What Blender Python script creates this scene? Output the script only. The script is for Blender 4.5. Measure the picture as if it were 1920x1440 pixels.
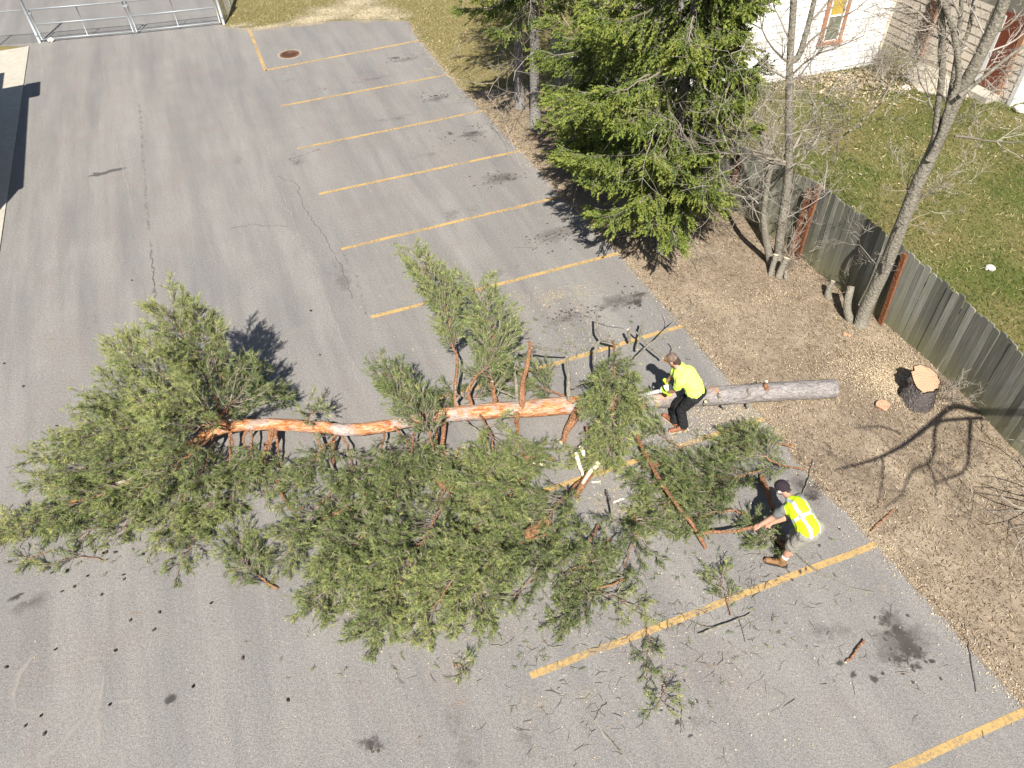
import bpy, math, random
import numpy as np
from mathutils import Vector, Matrix

for o in list(bpy.data.objects): bpy.data.objects.remove(o)
S = bpy.context.scene
COL = S.collection
R = math.radians
rng = np.random.default_rng(7)

# ------------------------------------------------------------------ camera
FP = 1400.0; PITCH = 0.79282546; ROLL = -0.04372158; CAMH = 10.07916521
cp, sp = math.cos(PITCH), math.sin(PITCH)
cF = np.array([0, cp, -sp]); _r = np.array([1., 0, 0]); _u = np.array([0, sp, cp])
cR = _r*math.cos(ROLL)+_u*math.sin(ROLL); cU = -_r*math.sin(ROLL)+_u*math.cos(ROLL)
C0 = np.array([0, 0, CAMH])
cam = bpy.data.cameras.new('camera'); cam.sensor_width = 36; cam.lens = 36*FP/1920
cam.clip_start = .1; cam.clip_end = 2000
camo = bpy.data.objects.new('camera', cam); COL.objects.link(camo)
M = Matrix.Identity(4)
for i in range(3):
    M[i][0] = cR[i]; M[i][1] = cU[i]; M[i][2] = -cF[i]; M[i][3] = C0[i]
camo.matrix_world = M
S.camera = camo
S.cycles.transparent_max_bounces = 48; S.render.resolution_x = 1024; S.render.resolution_y = 768

# ------------------------------------------------------------------ world, sun, exposure
SUN_EL = R(49); SUN_AZ = R(89)          # direction shadows fall towards
W = bpy.data.worlds.new('World'); S.world = W; W.use_nodes = True
nt = W.node_tree; bg = nt.nodes['Background']
sky = nt.nodes.new('ShaderNodeTexSky'); sky.sky_type = 'NISHITA'; sky.sun_disc = False
sky.sun_elevation = SUN_EL; sky.sun_rotation = R(181)
nt.links.new(sky.outputs[0], bg.inputs[0]); bg.inputs[1].default_value = 0.05
sl = bpy.data.lights.new('sun', 'SUN'); sl.energy = 4.6; sl.angle = R(.53); sl.color = (1, .95, .87)
so = bpy.data.objects.new('sun', sl); COL.objects.link(so)
sdir = Vector((math.cos(SUN_AZ)*math.cos(SUN_EL), math.sin(SUN_AZ)*math.cos(SUN_EL), -math.sin(SUN_EL)))
so.rotation_euler = sdir.to_track_quat('-Z', 'Y').to_euler(); so.location = (0, -10, 30)
S.view_settings.view_transform = 'Standard'; S.view_settings.look = 'None'
S.view_settings.exposure = 1.0; S.view_settings.gamma = 1

# ------------------------------------------------------------------ pixel helpers (directions; distance from ground or a stated plane)
def ray(px, py): return cF+cR*(px-960)/FP+cU*(720-py)/FP
def at(px, py, z=0.):
    d = ray(px, py); return C0+d*((z-CAMH)/d[2])
def aty(px, py, Y):
    d = ray(px, py); return C0+d*(Y/d[1])
def ppm(P): return FP/float((np.asarray(P)-C0)@cF)
def g2(px, py): return at(px, py)[:2]

# ------------------------------------------------------------------ scene helpers
def origin(o):
    v = np.zeros(3)
    while o is not None:
        v += np.array(o.location); o = o.parent
    return v
def tag(o, label=None, cat=None, group=None, kind=None):
    if label: o['label'] = label
    if cat: o['category'] = cat
    if group: o['group'] = group
    if kind: o['kind'] = kind
    return o
def thing(name, loc, label, cat, group=None):
    o = bpy.data.objects.new(name, None); COL.objects.link(o)
    o.location = tuple(float(c) for c in loc); o.empty_display_size = .2
    return tag(o, label, cat, group)
def unit(v):
    v = np.asarray(v, float); return v/np.maximum(np.linalg.norm(v, axis=-1, keepdims=True), 1e-9)

class MB:
    def __init__(s): s.v = []; s.f = []; s.a = []; s.n = 0; s.m = []
    def add(s, V, F, att=None, mi=0):
        V = np.asarray(V, float).reshape(-1, 3)
        if isinstance(F, np.ndarray): s.f.append(F.astype(np.int64)+s.n); s.m.append(np.full(len(F), mi))
        else:
            for f in F: s.f.append(np.asarray([f], np.int64)+s.n); s.m.append(np.full(1, mi))
        a = np.zeros(len(V)) if att is None else np.broadcast_to(np.asarray(att, float), (len(V),))
        s.v.append(V); s.a.append(a); s.n += len(V)
        return s
    def box(s, c, size, rot=None, att=None, mi=0):
        x, y, z = np.asarray(size, float)/2
        V = np.array([[-x,-y,-z],[x,-y,-z],[x,y,-z],[-x,y,-z],[-x,-y,z],[x,-y,z],[x,y,z],[-x,y,z]])
        if rot is not None: V = V@np.asarray(rot).T
        return s.add(V+np.asarray(c), np.array([[0,3,2,1],[4,5,6,7],[0,1,5,4],[1,2,6,5],[2,3,7,6],[3,0,4,7]]), att, mi)
    def tube(s, P, rad, sides=8, cap=True, att=None, mi=0, wob=0., rg=None, capmi=None):
        P = np.asarray(P, float); n = len(P); rad = np.broadcast_to(np.asarray(rad, float), (n,))
        T = np.gradient(P, axis=0); T = unit(T)
        ref = np.array([0., 0, 1]) if abs(T[:, 2]).mean() < .8 else np.array([1., 0, 0])
        A = unit(np.cross(T, ref)); B = np.cross(T, A)
        th = np.arange(sides)*2*np.pi/sides
        rr = rad[:, None]*np.ones(sides)
        if wob: rr = rr*(1+wob*(rg or rng).standard_normal((n, sides)))
        V = P[:, None]+rr[..., None]*(np.cos(th)[None, :, None]*A[:, None]+np.sin(th)[None, :, None]*B[:, None])
        i = np.arange(n-1)[:, None]*sides; j = np.arange(sides)[None]; k = (j+1) % sides
        F = np.stack([i+j, i+k, i+sides+k, i+sides+j], -1).reshape(-1, 4)
        if att is not None and np.ndim(att) == 1: att = np.repeat(att, sides)
        s.add(V.reshape(-1, 3), F, att, mi)
        if cap:
            b = s.n-n*sides
            s.f.append(np.array([[b+q for q in range(sides)]])); s.m.append(np.full(1, mi if capmi is None else capmi))
            s.f.append(np.array([[b+(n-1)*sides+q for q in range(sides-1, -1, -1)]])); s.m.append(np.full(1, mi if capmi is None else capmi))
        return s
    def tubes(s, P, Rr, sides=3, att=None):
        # P (M,N,3), Rr (M,N)
        Mn, n = P.shape[:2]
        if Mn == 0: return s
        T = unit(np.gradient(P, axis=1)); ref = np.where((abs(T[..., 2:3]) < .85), np.array([0., 0, 1]), np.array([1., 0, 0]))
        A = unit(np.cross(T, ref)); B = np.cross(T, A); th = np.arange(sides)*2*np.pi/sides
        V = P[:, :, None]+Rr[:, :, None, None]*(np.cos(th)[:, None]*A[:, :, None]+np.sin(th)[:, None]*B[:, :, None])
        base = (np.arange(Mn)*n*sides)[:, None, None]; i = (np.arange(n-1)*sides)[None, :, None]; j = np.arange(sides)[None, None]; k = (j+1) % sides
        F = np.stack([base+i+j, base+i+k, base+i+sides+k, base+i+sides+j], -1).reshape(-1, 4)
        a = None if att is None else np.repeat(np.asarray(att), n*sides)
        return s.add(V.reshape(-1, 3), F, a)
    def stamps(s, T, pos, d, sc, tint, rg=None):
        # T (K,3,3) triangles along +X, placed at pos with direction d
        rg = rg or rng; m = len(pos)
        if m == 0: return s
        X = unit(d); Y = unit(np.cross(X, unit(rg.standard_normal((m, 3))))); Z = np.cross(X, Y)
        Rm = np.stack([X, Y, Z], -1)*np.asarray(sc).reshape(m, 1, 1)
        V = np.einsum('mij,kj->mki', Rm, T.reshape(-1, 3))+pos[:, None]
        K = T.shape[0]*3
        return s.add(V.reshape(-1, 3), np.arange(m*K).reshape(-1, 3), np.repeat(tint, K))
    def build(s, name, mat, parent=None, kind=None, smooth=False, loc=None):
        V = np.concatenate(s.v); A = np.concatenate(s.a)
        o0 = origin(parent) if parent is not None else (np.zeros(3) if loc is None else np.asarray(loc, float))
        V = V-o0
        me = bpy.data.meshes.new(name)
        lt = np.concatenate([np.full(len(f), f.shape[1]) for f in s.f]); ls = np.concatenate([[0], np.cumsum(lt)[:-1]])
        lv = np.concatenate([f.ravel() for f in s.f]); mi = np.concatenate(s.m)
        me.vertices.add(len(V)); me.vertices.foreach_set('co', V.ravel().astype(np.float32))
        me.loops.add(len(lv)); me.loops.foreach_set('vertex_index', lv.astype(np.int32))
        me.polygons.add(len(lt)); me.polygons.foreach_set('loop_start', ls.astype(np.int32))
        try: me.polygons.foreach_set('loop_total', lt.astype(np.int32))
        except Exception: pass
        me.polygons.foreach_set('material_index', mi.astype(np.int32))
        me.polygons.foreach_set('use_smooth', np.full(len(lt), bool(smooth)))
        at_ = me.attributes.new('tint', 'FLOAT', 'POINT'); at_.data.foreach_set('value', A.astype(np.float32))
        me.update(calc_edges=True)
        for q in (mat if isinstance(mat, (list, tuple)) else [mat]): me.materials.append(q)
        o = bpy.data.objects.new(name, me); COL.objects.link(o)
        if parent is not None: o.parent = parent
        else: o.location = tuple(o0)
        if kind: o['kind'] = kind
        return o

def inst(name, me, parent, loc, rotz=0, scale=(1, 1, 1), rot=None):
    o = bpy.data.objects.new(name, me); COL.objects.link(o); o.parent = parent
    o.location = tuple(np.asarray(loc, float)-origin(parent)); o.rotation_euler = rot or (0, 0, rotz); o.scale = scale
    return o

def curve(pts, n=12):
    """Catmull-Rom through pts"""
    P = np.asarray(pts, float)
    if len(P) < 3:
        t = np.linspace(0, 1, n)[:, None]; return P[0]*(1-t)+P[-1]*t
    Q = np.vstack([2*P[0]-P[1], P, 2*P[-1]-P[-2]]); out = []
    seg = np.linspace(0, len(P)-1, n)
    for s in seg:
        i = min(int(s), len(P)-2); t = s-i; a, b, c, d = Q[i:i+4]
        out.append(.5*((2*b)+(c-a)*t+(2*a-5*b+4*c-d)*t*t+(-a+3*b-3*c+d)*t**3))
    return np.array(out)
def resample(vals, n): return np.interp(np.linspace(0, 1, n), np.linspace(0, 1, len(vals)), vals)
def inpoly(P, poly):
    x, y = P[:, 0], P[:, 1]; poly = np.asarray(poly); r = np.zeros(len(P), bool); j = len(poly)-1
    for i in range(len(poly)):
        xi, yi = poly[i]; xj, yj = poly[j]
        c = ((yi > y) != (yj > y)) & (x < (xj-xi)*(y-yi)/(yj-yi+1e-12)+xi); r ^= c; j = i
    return r
def sample(poly, n, rg=rng):
    poly = np.asarray(poly); lo, hi = poly.min(0), poly.max(0); out = np.zeros((0, 2))
    while len(out) < n:
        p = lo+rg.random((n*2, 2))*(hi-lo); out = np.vstack([out, p[inpoly(p, poly)]])
    return out[:n]

# ------------------------------------------------------------------ materials
class N:
    def __init__(s, name):
        s.m = bpy.data.materials.new(name); s.m.use_nodes = True; s.t = s.m.node_tree; s.b = s.t.nodes['Principled BSDF']
        s.out = s.t.nodes['Material Output']; s.tc = None
    def n(s, typ, **k):
        x = s.t.nodes.new('ShaderNode'+typ)
        for a, v in k.items(): setattr(x, a, v)
        return x
    def l(s, a, b): s.t.links.new(a, b)
    def co(s, scale=(1, 1, 1), rot=(0, 0, 0), world=False, tex=False):
        src = s.n('NewGeometry').outputs['Position'] if world else s.n('TexCoord').outputs['Object']
        mp = s.n('Mapping', vector_type='TEXTURE' if tex else 'POINT'); mp.inputs['Scale'].default_value = scale; mp.inputs['Rotation'].default_value = rot
        s.l(src, mp.inputs[0]); return mp.outputs[0]
    def noise(s, co, scale, detail=4, rough=.55, dist=0):
        x = s.n('TexNoise'); x.inputs['Scale'].default_value = scale; x.inputs['Detail'].default_value = detail
        x.inputs['Roughness'].default_value = rough; x.inputs['Distortion'].default_value = dist
        s.l(co, x.inputs['Vector']); return x.outputs['Fac']
    def voro(s, co, scale, feature='F1', out='Distance'):
        x = s.n('TexVoronoi', feature=feature); x.inputs['Scale'].default_value = scale; s.l(co, x.inputs['Vector']); return x.outputs[out]
    def ramp(s, fac, stops, interp='LINEAR'):
        x = s.n('ValToRGB'); e = x.color_ramp; e.interpolation = interp
        while len(e.elements) < len(stops): e.elements.new(.5)
        for el, (p, c) in zip(e.elements, stops):
            el.position = p; el.color = (*c, 1) if not isinstance(c, (int, float)) else (c, c, c, 1)
        s.l(fac, x.inputs[0]); return x.outputs[0]
    def mix(s, fac, a, b, mode='MIX'):
        x = s.n('Mix', data_type='RGBA', blend_type=mode)
        for sock, v in ((x.inputs[0], fac), (x.inputs[6], a), (x.inputs[7], b)):
            if isinstance(v, (int, float)): sock.default_value = v
            elif isinstance(v, tuple): sock.default_value = (*v, 1)
            else: s.l(v, sock)
        return x.outputs[2]
    def math(s, op, a, b=0.):
        x = s.n('Math', operation=op)
        for sock, v in ((x.inputs[0], a), (x.inputs[1], b)):
            if isinstance(v, (int, float)): sock.default_value = v
            else: s.l(v, sock)
        return x.outputs[0]
    def attr(s, name='tint'): return s.n('Attribute', attribute_name=name).outputs['Fac']
    def rand(s): return s.n('ObjectInfo').outputs['Random']
    def color(s, c):
        if isinstance(c, tuple): s.b.inputs['Base Color'].default_value = (*c, 1)
        else: s.l(c, s.b.inputs['Base Color'])
    def rough(s, v, spec=.3):
        if isinstance(v, (int, float)): s.b.inputs['Roughness'].default_value = v
        else: s.l(v, s.b.inputs['Roughness'])
        s.b.inputs['Specular IOR Level'].default_value = spec
    def bump(s, h, strength=.3, dist=.01):
        x = s.n('Bump'); x.inputs['Strength'].default_value = strength; x.inputs['Distance'].default_value = dist
        s.l(h, x.inputs['Height']); s.l(x.outputs[0], s.b.inputs['Normal'])
    def translucent(s, col, fac):
        t = s.n('BsdfTranslucent'); mx = s.n('MixShader'); mx.inputs[0].default_value = fac
        if isinstance(col, tuple): t.inputs[0].default_value = (*col, 1)
        else: s.l(col, t.inputs[0])
        s.l(s.b.outputs[0], mx.inputs[1]); s.l(t.outputs[0], mx.inputs[2]); s.l(mx.outputs[0], s.out.inputs[0])
    def alpha(s, fac):
        t = s.n('BsdfTransparent'); mx = s.n('MixShader'); s.l(fac, mx.inputs[0])
        s.l(t.outputs[0], mx.inputs[1]); s.l(s.b.outputs[0], mx.inputs[2]); s.l(mx.outputs[0], s.out.inputs[0])

LOTROT = R(69.3)      # turns the lot's long direction onto local x
def m_asphalt():
    q = N('asphalt'); w = q.co(world=True); st = q.co(scale=(5., .5, 1), rot=(0, 0, -LOTROT), world=True, tex=True)
    big = q.noise(w, .22, 3); mid = q.noise(w, 1.3, 5, .6); stre = q.noise(st, .9, 4, .6); fine = q.noise(w, 60, 2, .7); fine2 = q.noise(w, 22, 4, .75)
    c = q.ramp(big, [(.3, (.198, .188, .176)), (.72, (.238, .226, .212))])
    c = q.mix(q.ramp(mid, [(.35, 0.), (.75, .5)]), c, (.275, .256, .235))
    c = q.mix(q.ramp(stre, [(.40, 0.), (.68, .75)]), c, (.160, .155, .152)); c = q.mix(q.ramp(q.noise(q.co(scale=(9., 1.1, 1), rot=(0, 0, -LOTROT), world=True, tex=True), 1., 5, .65), [(.5, 0.), (.68, .6)]), c, (.285, .268, .248))
    c = q.mix(q.ramp(q.noise(w, .7, 3, .5, 1.2), [(.5, 0.), (.8, .5)]), c, (.225, .187, .166))
    c = q.mix(.8, c, q.ramp(fine, [(.25, .3), (.5, 1.), (.75, 1.6)]), 'MULTIPLY')
    c = q.mix(.8, c, q.ramp(fine2, [(.25, .6), (.75, 1.25)]), 'MULTIPLY')
    sp_ = q.voro(w, 26); c = q.mix(q.ramp(sp_, [(.05, .55), (.1, 0.)]), c, (.42, .40, .37))
    q.color(c); q.rough(.92, .25); q.bump(fine, .5, .006); return q.m
def m_soil():
    q = N('bare_soil'); w = q.co(world=True)
    a = q.noise(w, .35, 3); b = q.noise(w, 7, 6, .7); f = q.noise(w, 55, 4, .75)
    c = q.ramp(b, [(.25, (.13, .10, .07)), (.5, (.235, .185, .134)), (.75, (.36, .29, .215))])
    c = q.mix(q.ramp(a, [(.4, 0.), (.7, .5)]), c, (.31, .245, .185))
    c = q.mix(q.ramp(q.noise(w, .9, 5, .65, .6), [(.48, 0.), (.68, .65)]), c, (.42, .345, .245)); c = q.mix(q.ramp(q.noise(w, .6, 4, .6, 1.), [(.52, 0.), (.7, .5)]), c, (.155, .115, .088))
    c = q.mix(.75, c, q.ramp(f, [(.25, .45), (.5, 1.), (.8, 1.6)]), 'MULTIPLY')
    q.color(c); q.rough(.95, .15); q.bump(f, .8, .02); return q.m
def m_lawn(name='lawn_turf', green=.5):
    q = N(name); w = q.co(world=True)
    a = q.noise(w, .45, 4, .6); b = q.noise(w, 9, 5, .7); f = q.noise(w, 60, 3, .7)
    c = q.mix(q.ramp(a, [(.62-green*.5, 0.), (.85-green*.5, 1.)]), (.20, .165, .07), (.085, .11, .025))
    c = q.mix(q.ramp(b, [(.45, 0.), (.7, .6)]), c, (.20, .165, .085))
    c = q.mix(.7, c, q.ramp(f, [(.25, .4), (.5, 1.), (.8, 1.5)]), 'MULTIPLY')
    q.color(c); q.rough(.95, .1); q.bump(f, .8, .02); return q.m
def m_tint(name, stops, rough=.8, trans=0., noise=0., spec=.2):
    q = N(name); c = q.ramp(q.attr(), stops)
    if noise:
        c = q.mix(.6, c, q.ramp(q.noise(q.co(world=True), noise, 3), [(.3, .55), (.7, 1.3)]), 'MULTIPLY')
    q.color(c); q.rough(rough, spec)
    if trans: q.translucent(c, trans)
    return q.m
def m_plain(name, col, rough=.6, spec=.4, metal=0., var=.25, scale=14, bump=0.):
    q = N(name); n = q.noise(q.co(), scale, 5, .6)
    c = q.mix(1., col, q.ramp(n, [(.25, 1-var), (.75, 1+var)]), 'MULTIPLY')
    q.color(c); q.rough(rough, spec); q.b.inputs['Metallic'].default_value = metal
    if bump: q.bump(n, bump, .01)
    return q.m
def m_bark(name, c1, c2, c3, sx=3, sy=26, scale=1., bump=.9):
    q = N(name); w = q.co(); v = q.voro(q.co(scale=(9*scale, 9*scale, 9*scale)), 1.6); n = q.noise(w, 12*scale, 6, .7, .6); l = q.noise(w, 2.2, 3)
    c = q.ramp(n, [(.28, c1), (.52, c2), (.75, c3)])
    c = q.mix(q.ramp(l, [(.4, 0.), (.7, .45)]), c, c1)
    q.color(c); q.rough(.92, .15); q.bump(q.math('ADD', n, v), bump, .03); return q.m
def m_pinetrunk():
    q = N('pine_trunk_bark'); t = q.attr(); w = q.co()
    n = q.noise(q.co(scale=(1, 2.2, 2.2)), 7, 6, .72, .8); f = q.noise(q.co(scale=(.55, 2.2, 2.2)), 9, 6, .75, .6); l = q.noise(w, 2.1, 4, .65); pt = q.noise(w, 1.5, 5, .7, .5)
    orange = q.ramp(f, [(.30, (.20, .050, .018)), (.42, (.40, .125, .045)), (.50, (.53, .24, .10)), (.58, (.60, .40, .24)), (.70, (.55, .48, .42))])
    collar = q.ramp(n, [(.3, (.20, .17, .155)), (.5, (.42, .38, .36)), (.7, (.56, .52, .50))])
    orange = q.mix(q.ramp(pt, [(.50, 0.), (.60, .9)]), orange, collar)
    grey = q.ramp(n, [(.28, (.13, .115, .11)), (.45, (.27, .245, .235)), (.65, (.40, .37, .355))])
    grey = q.mix(q.ramp(q.voro(q.co(scale=(1, 2, 2)), 11, 'DISTANCE_TO_EDGE'), [(0., .6), (.07, 0.)]), grey, (.09, .078, .075))
    k = q.math('ADD', t, q.math('MULTIPLY', q.math('SUBTRACT', l, .5), 1.5))
    c = q.mix(q.ramp(k, [(.40, 0.), (.62, 1.)]), orange, grey)
    q.color(c); q.rough(.9, .15); q.bump(q.math('ADD', n, f), 1., .03); return q.m
def m_wood(name='cut_wood', a=(.62, .46, .28), b=(.74, .62, .42)):
    q = N(name); w = q.co(); wv = q.n('TexWave', wave_type='RINGS', rings_direction='Z'); wv.inputs['Scale'].default_value = 9; wv.inputs['Distortion'].default_value = 3
    wv.inputs['Detail'].default_value = 3; q.l(w, wv.inputs[0])
    c = q.mix(wv.outputs['Fac'], a, b); c = q.mix(q.ramp(q.noise(w, 5, 4), [(.45, 0.), (.75, .7)]), c, (.58, .33, .2))
    q.color(c); q.rough(.8, .2); q.bump(wv.outputs['Fac'], .3, .005); return q.m
def m_plank():
    q = N('weathered_plank'); w = q.co(); rd = q.rand(); st = q.noise(q.co(scale=(14, 14, .9)), 3.5, 6, .7)
    off = q.n('VectorMath', operation='ADD'); q.l(w, off.inputs[0]); cx = q.n('CombineXYZ'); q.l(q.math('MULTIPLY', rd, 40), cx.inputs[0]); q.l(q.math('MULTIPLY', rd, 17), cx.inputs[2]); q.l(cx.outputs[0], off.inputs[1])
    mp = q.n('Mapping'); mp.inputs['Scale'].default_value = (16, 16, .8); q.l(off.outputs[0], mp.inputs[0]); st = q.noise(mp.outputs[0], 3, 6, .7); bl = q.noise(off.outputs[0], 2.2, 4)
    c = q.ramp(st, [(.25, (.085, .080, .070)), (.5, (.205, .20, .175)), (.75, (.33, .322, .285))])
    c = q.mix(q.ramp(bl, [(.4, 0.), (.75, .6)]), c, (.19, .21, .145))
    c = q.mix(1., c, q.ramp(rd, [(0., .55), (.5, .98), (1., 1.42)]), 'MULTIPLY')
    sx = q.n('SeparateXYZ'); q.l(w, sx.inputs[0])
    c = q.mix(q.ramp(q.math('ADD', sx.outputs[2], q.math('MULTIPLY', bl, .5)), [(.3, .7), (.75, 0.)]), c, (.22, .21, .11))
    q.color(c); q.rough(.9, .15); q.bump(st, .7, .006); return q.m
def m_decal(name, col, scale=9, lo=.35, hi=.6, gain=1.):
    q = N(name); w = q.co(world=True); n = q.noise(w, scale, 6, .7)
    k = q.math('ADD', q.math('MULTIPLY', q.attr(), 1.), q.math('MULTIPLY', q.math('SUBTRACT', n, .5), 1.1))
    f = q.math('MULTIPLY', q.ramp(k, [(lo, 0.), (hi, 1.)]), gain); q.color(col); q.rough(.9, .2); q.alpha(f); return q.m
def m_line():
    q = N('yellow_line_paint'); w = q.co(world=True); n = q.noise(w, 16, 6, .75); n2 = q.noise(w, 1.6, 3); f = q.noise(w, 70, 3, .7)
    k = q.math('ADD', n, q.math('MULTIPLY', q.math('SUBTRACT', n2, .5), .55))
    c = q.mix(q.ramp(f, [(.3, 0.), (.75, 1.)]), (.47, .30, .105), (.56, .39, .17)); c = q.mix(q.ramp(n, [(.55, 0.), (.8, .6)]), c, (.45, .33, .17)); q.color(c); q.rough(.85, .25)
    q.alpha(q.ramp(k, [(.32, .08), (.56, .86)])); return q.m
def m_cloth(name, c, rough=.85, bump=.5, scale=18, var=.12):
    q = N(name); n = q.noise(q.co(), scale, 4, .55, .8); f = q.noise(q.co(), 160, 2)
    q.color(q.mix(1., c, q.ramp(n, [(.3, 1-var), (.7, 1+var)]), 'MULTIPLY')); q.rough(rough, .2)
    q.bump(q.math('ADD', n, q.math('MULTIPLY', f, .15)), bump, .02); return q.m

MA = dict(
    asphalt=m_asphalt(), soil=m_soil(), lawn=m_lawn(), verge=m_lawn('verge_turf', .02),
    line=m_line(), plank=m_plank(), pinetrunk=m_pinetrunk(), wood=m_wood('cut_wood', (.36, .19, .11), (.49, .315, .215)), wood_pale=m_wood('fresh_wood', (.76, .64, .44), (.84, .76, .58)),
    pinebark=m_bark('pine_limb_bark', (.11, .058, .036), (.33, .165, .085), (.46, .31, .215), scale=2.4, bump=.8),
    twigbark=m_tint('twig_bark', [(0., (.09, .07, .055)), (.5, (.22, .185, .155)), (1., (.38, .32, .26))], .9),
    needle=m_tint('pine_needles', [(0., (.048, .072, .022)), (.3, (.120, .160, .055)), (.62, (.225, .270, .095)), (.85, (.33, .37, .13)), (1., (.43, .43, .15))], .6, .22, spec=.35),
    spruce=m_tint('spruce_needles', [(0., (.040, .066, .016)), (.35, (.100, .145, .030)), (.7, (.180, .228, .044)), (1., (.245, .27, .055))], .6, .2, spec=.35),
    sprucebark=m_bark('spruce_bark', (.12, .11, .1), (.22, .205, .19), (.33, .315, .3), scale=1.5),
    greybark=m_bark('grey_bark', (.13, .118, .095), (.225, .205, .165), (.33, .305, .25), scale=1.6, bump=.6),
    greytwig=m_tint('grey_twigs', [(0., (.13, .11, .085)), (.5, (.27, .235, .195)), (1., (.44, .405, .355))], .85),
    stumpbark=m_bark('stump_bark', (.045, .038, .036), (.115, .098, .092), (.21, .185, .175), scale=2.2, bump=1.),
    chips=m_tint('wood_chips', [(0., (.30, .215, .125)), (.5, (.47, .37, .245)), (1., (.66, .57, .42))], .85),
    litter=m_tint('dry_litter', [(0., (.10, .07, .045)), (.3, (.21, .15, .095)), (.6, (.34, .265, .175)), (.88, (.47, .39, .27)), (1., (.6, .52, .39))], .9, .1),
    blades=m_tint('grass_blades', [(0., (.042, .066, .012)), (.42, (.095, .125, .025)), (.62, (.19, .185, .052)), (.85, (.34, .285, .135)), (1., (.50, .43, .25))], .7, .25),
    concrete=m_plain('concrete', (.42, .385, .32), .9, .2, var=.16, scale=6),
    redpost=m_bark('stained_post', (.13, .05, .025), (.22, .09, .045), (.29, .13, .065), scale=1.2, bump=.3),
    galv=m_plain('galvanised_steel', (.36, .39, .41), .55, .4, .4, .12, 9), wire=m_plain('chain_link_wire', (.3, .32, .33), .5, .5, .5, .1),
    whitepaint=m_plain('white_siding_paint', (.66, .65, .63), .6, .3, var=.05, scale=2), beigepaint=m_plain('beige_siding_paint', (.60, .53, .44), .7, .3, var=.08, scale=2),
    brownpaint=m_plain('brown_trim_paint', (.34, .17, .10), .6, .3), darkbrown=m_plain('dark_brown_wood', (.10, .055, .035), .7, .3), darkdoor=m_plain('red_brown_door', (.15, .035, .016), .5, .4),
    glass=m_plain('window_glass', (.16, .17, .13), .08, .8, var=.3, scale=3), curtain=m_plain('amber_blind', (.42, .30, .06), .5, .4), 
    roof=m_plain('roof_shingle', (.09, .085, .08), .9, .2, scale=20), rust=m_plain('rusty_iron', (.17, .075, .04), .8, .4, .3, .4, 30),
    hidark=m_plain('painted_hole_shade', (.012, .011, .01), .9, .1),
    stone=m_plain('pale_stone', (.62, .57, .48), .85, .3, var=.15, bump=.5), cone=m_plain('pine_cone', (.07, .05, .038), .8, .2),
    oil=m_decal('oil_stain', (.062, .055, .05), 14, .40, .75, .72), dust=m_decal('sawdust_film', (.42, .37, .29), 22, .5, .95, .7), pale=m_decal('pale_scuff', (.38, .352, .316), 5, .35, 1.0, .5),
    damp=m_decal('damp_patch', (.105, .10, .096), 6, .35, .5, .8), crack=m_decal('gravel_filled_crack', (.34, .315, .28), 30, .35, .8, .8), seam=m_decal('dark_seam', (.10, .097, .095), 8, .3, .8, .75), rustst=m_decal('rust_smear', (.34, .22, .13), 8, .4, .9, .5),
    skin=m_plain('skin', (.46, .25, .17), .55, .4, var=.12, scale=20), hair=m_plain('dark_hair', (.05, .03, .02), .7, .3, scale=60, bump=.5),
    hiviz=m_cloth('hi_vis_yellow', (.74, .97, .17)), vest=m_cloth('hi_vis_vest', (.60, .92, .02), .6), tape=m_plain('reflective_tape', (.62, .66, .70), .35, .6, .3, .08),
    black=m_cloth('black_trousers', (.022, .022, .024), .8, .7), greycl=m_cloth('grey_cotton', (.16, .16, .155)), shorts=m_cloth('stone_shorts', (.25, .235, .20), .85, .6),
    boot=m_plain('tan_boot_leather', (.24, .13, .06), .7, .3, scale=25), redboot=m_plain('red_brown_boot_leather', (.25, .10, .055), .6, .35, scale=25, var=.4), sole=m_plain('boot_sole', (.46, .38, .27), .8, .2), bsole=m_plain('dark_sole', (.04, .035, .03), .8, .2),
    cap=m_plain('camo_cap', (.16, .115, .09), .9, .2, var=.6, scale=24), capo=m_plain('orange_cap_front', (.42, .17, .04), .85, .2), beanie=m_cloth('dark_knit', (.036, .026, .032), .95, .9, 60), glove=m_cloth('lime_glove', (.45, .72, .04)),
    sock=m_plain('white_sock', (.8, .79, .77), .9, .2), patch=m_plain('beanie_patch', (.6, .6, .6), .8, .2), saww=m_plain('saw_white_plastic', (.72, .71, .68), .4, .4, var=.06), sawb=m_plain('saw_black_plastic', (.018, .018, .018), .45, .4), bar=m_plain('saw_bar_steel', (.72, .73, .74), .3, .5, .3, .1),
    wallgrey=m_plain('building_cladding', (.35, .35, .36), .7, .3, var=.08, scale=2),
)

# ================================================================== SETTING
def jitter_poly(pts, step=.15, amp=.03, rg=rng):
    P = np.asarray(pts, float); out = []
    for a, b in zip(P[:-1], P[1:]):
        n = max(1, int(np.linalg.norm(b-a)/step)); t = np.arange(n)[:, None]/n; out.append(a*(1-t)+b*t)
    out.append(P[-1:]); Q = np.vstack(out); Q[1:-1] += rg.normal(0, amp, (len(Q)-2, 2)); return Q
def sheet(name, poly, z, mat, parent=None, kind='structure', att=0):
    poly = np.asarray(poly); V = np.c_[poly, np.full(len(poly), z)]
    a = sum(poly[i-1][0]*poly[i][1]-poly[i][0]*poly[i-1][1] for i in range(len(poly)))
    idx = list(range(len(poly))) if a > 0 else list(range(len(poly)))[::-1]
    return MB().add(V, [idx], att).build(name, mat, parent, kind if parent is None else None)

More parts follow.
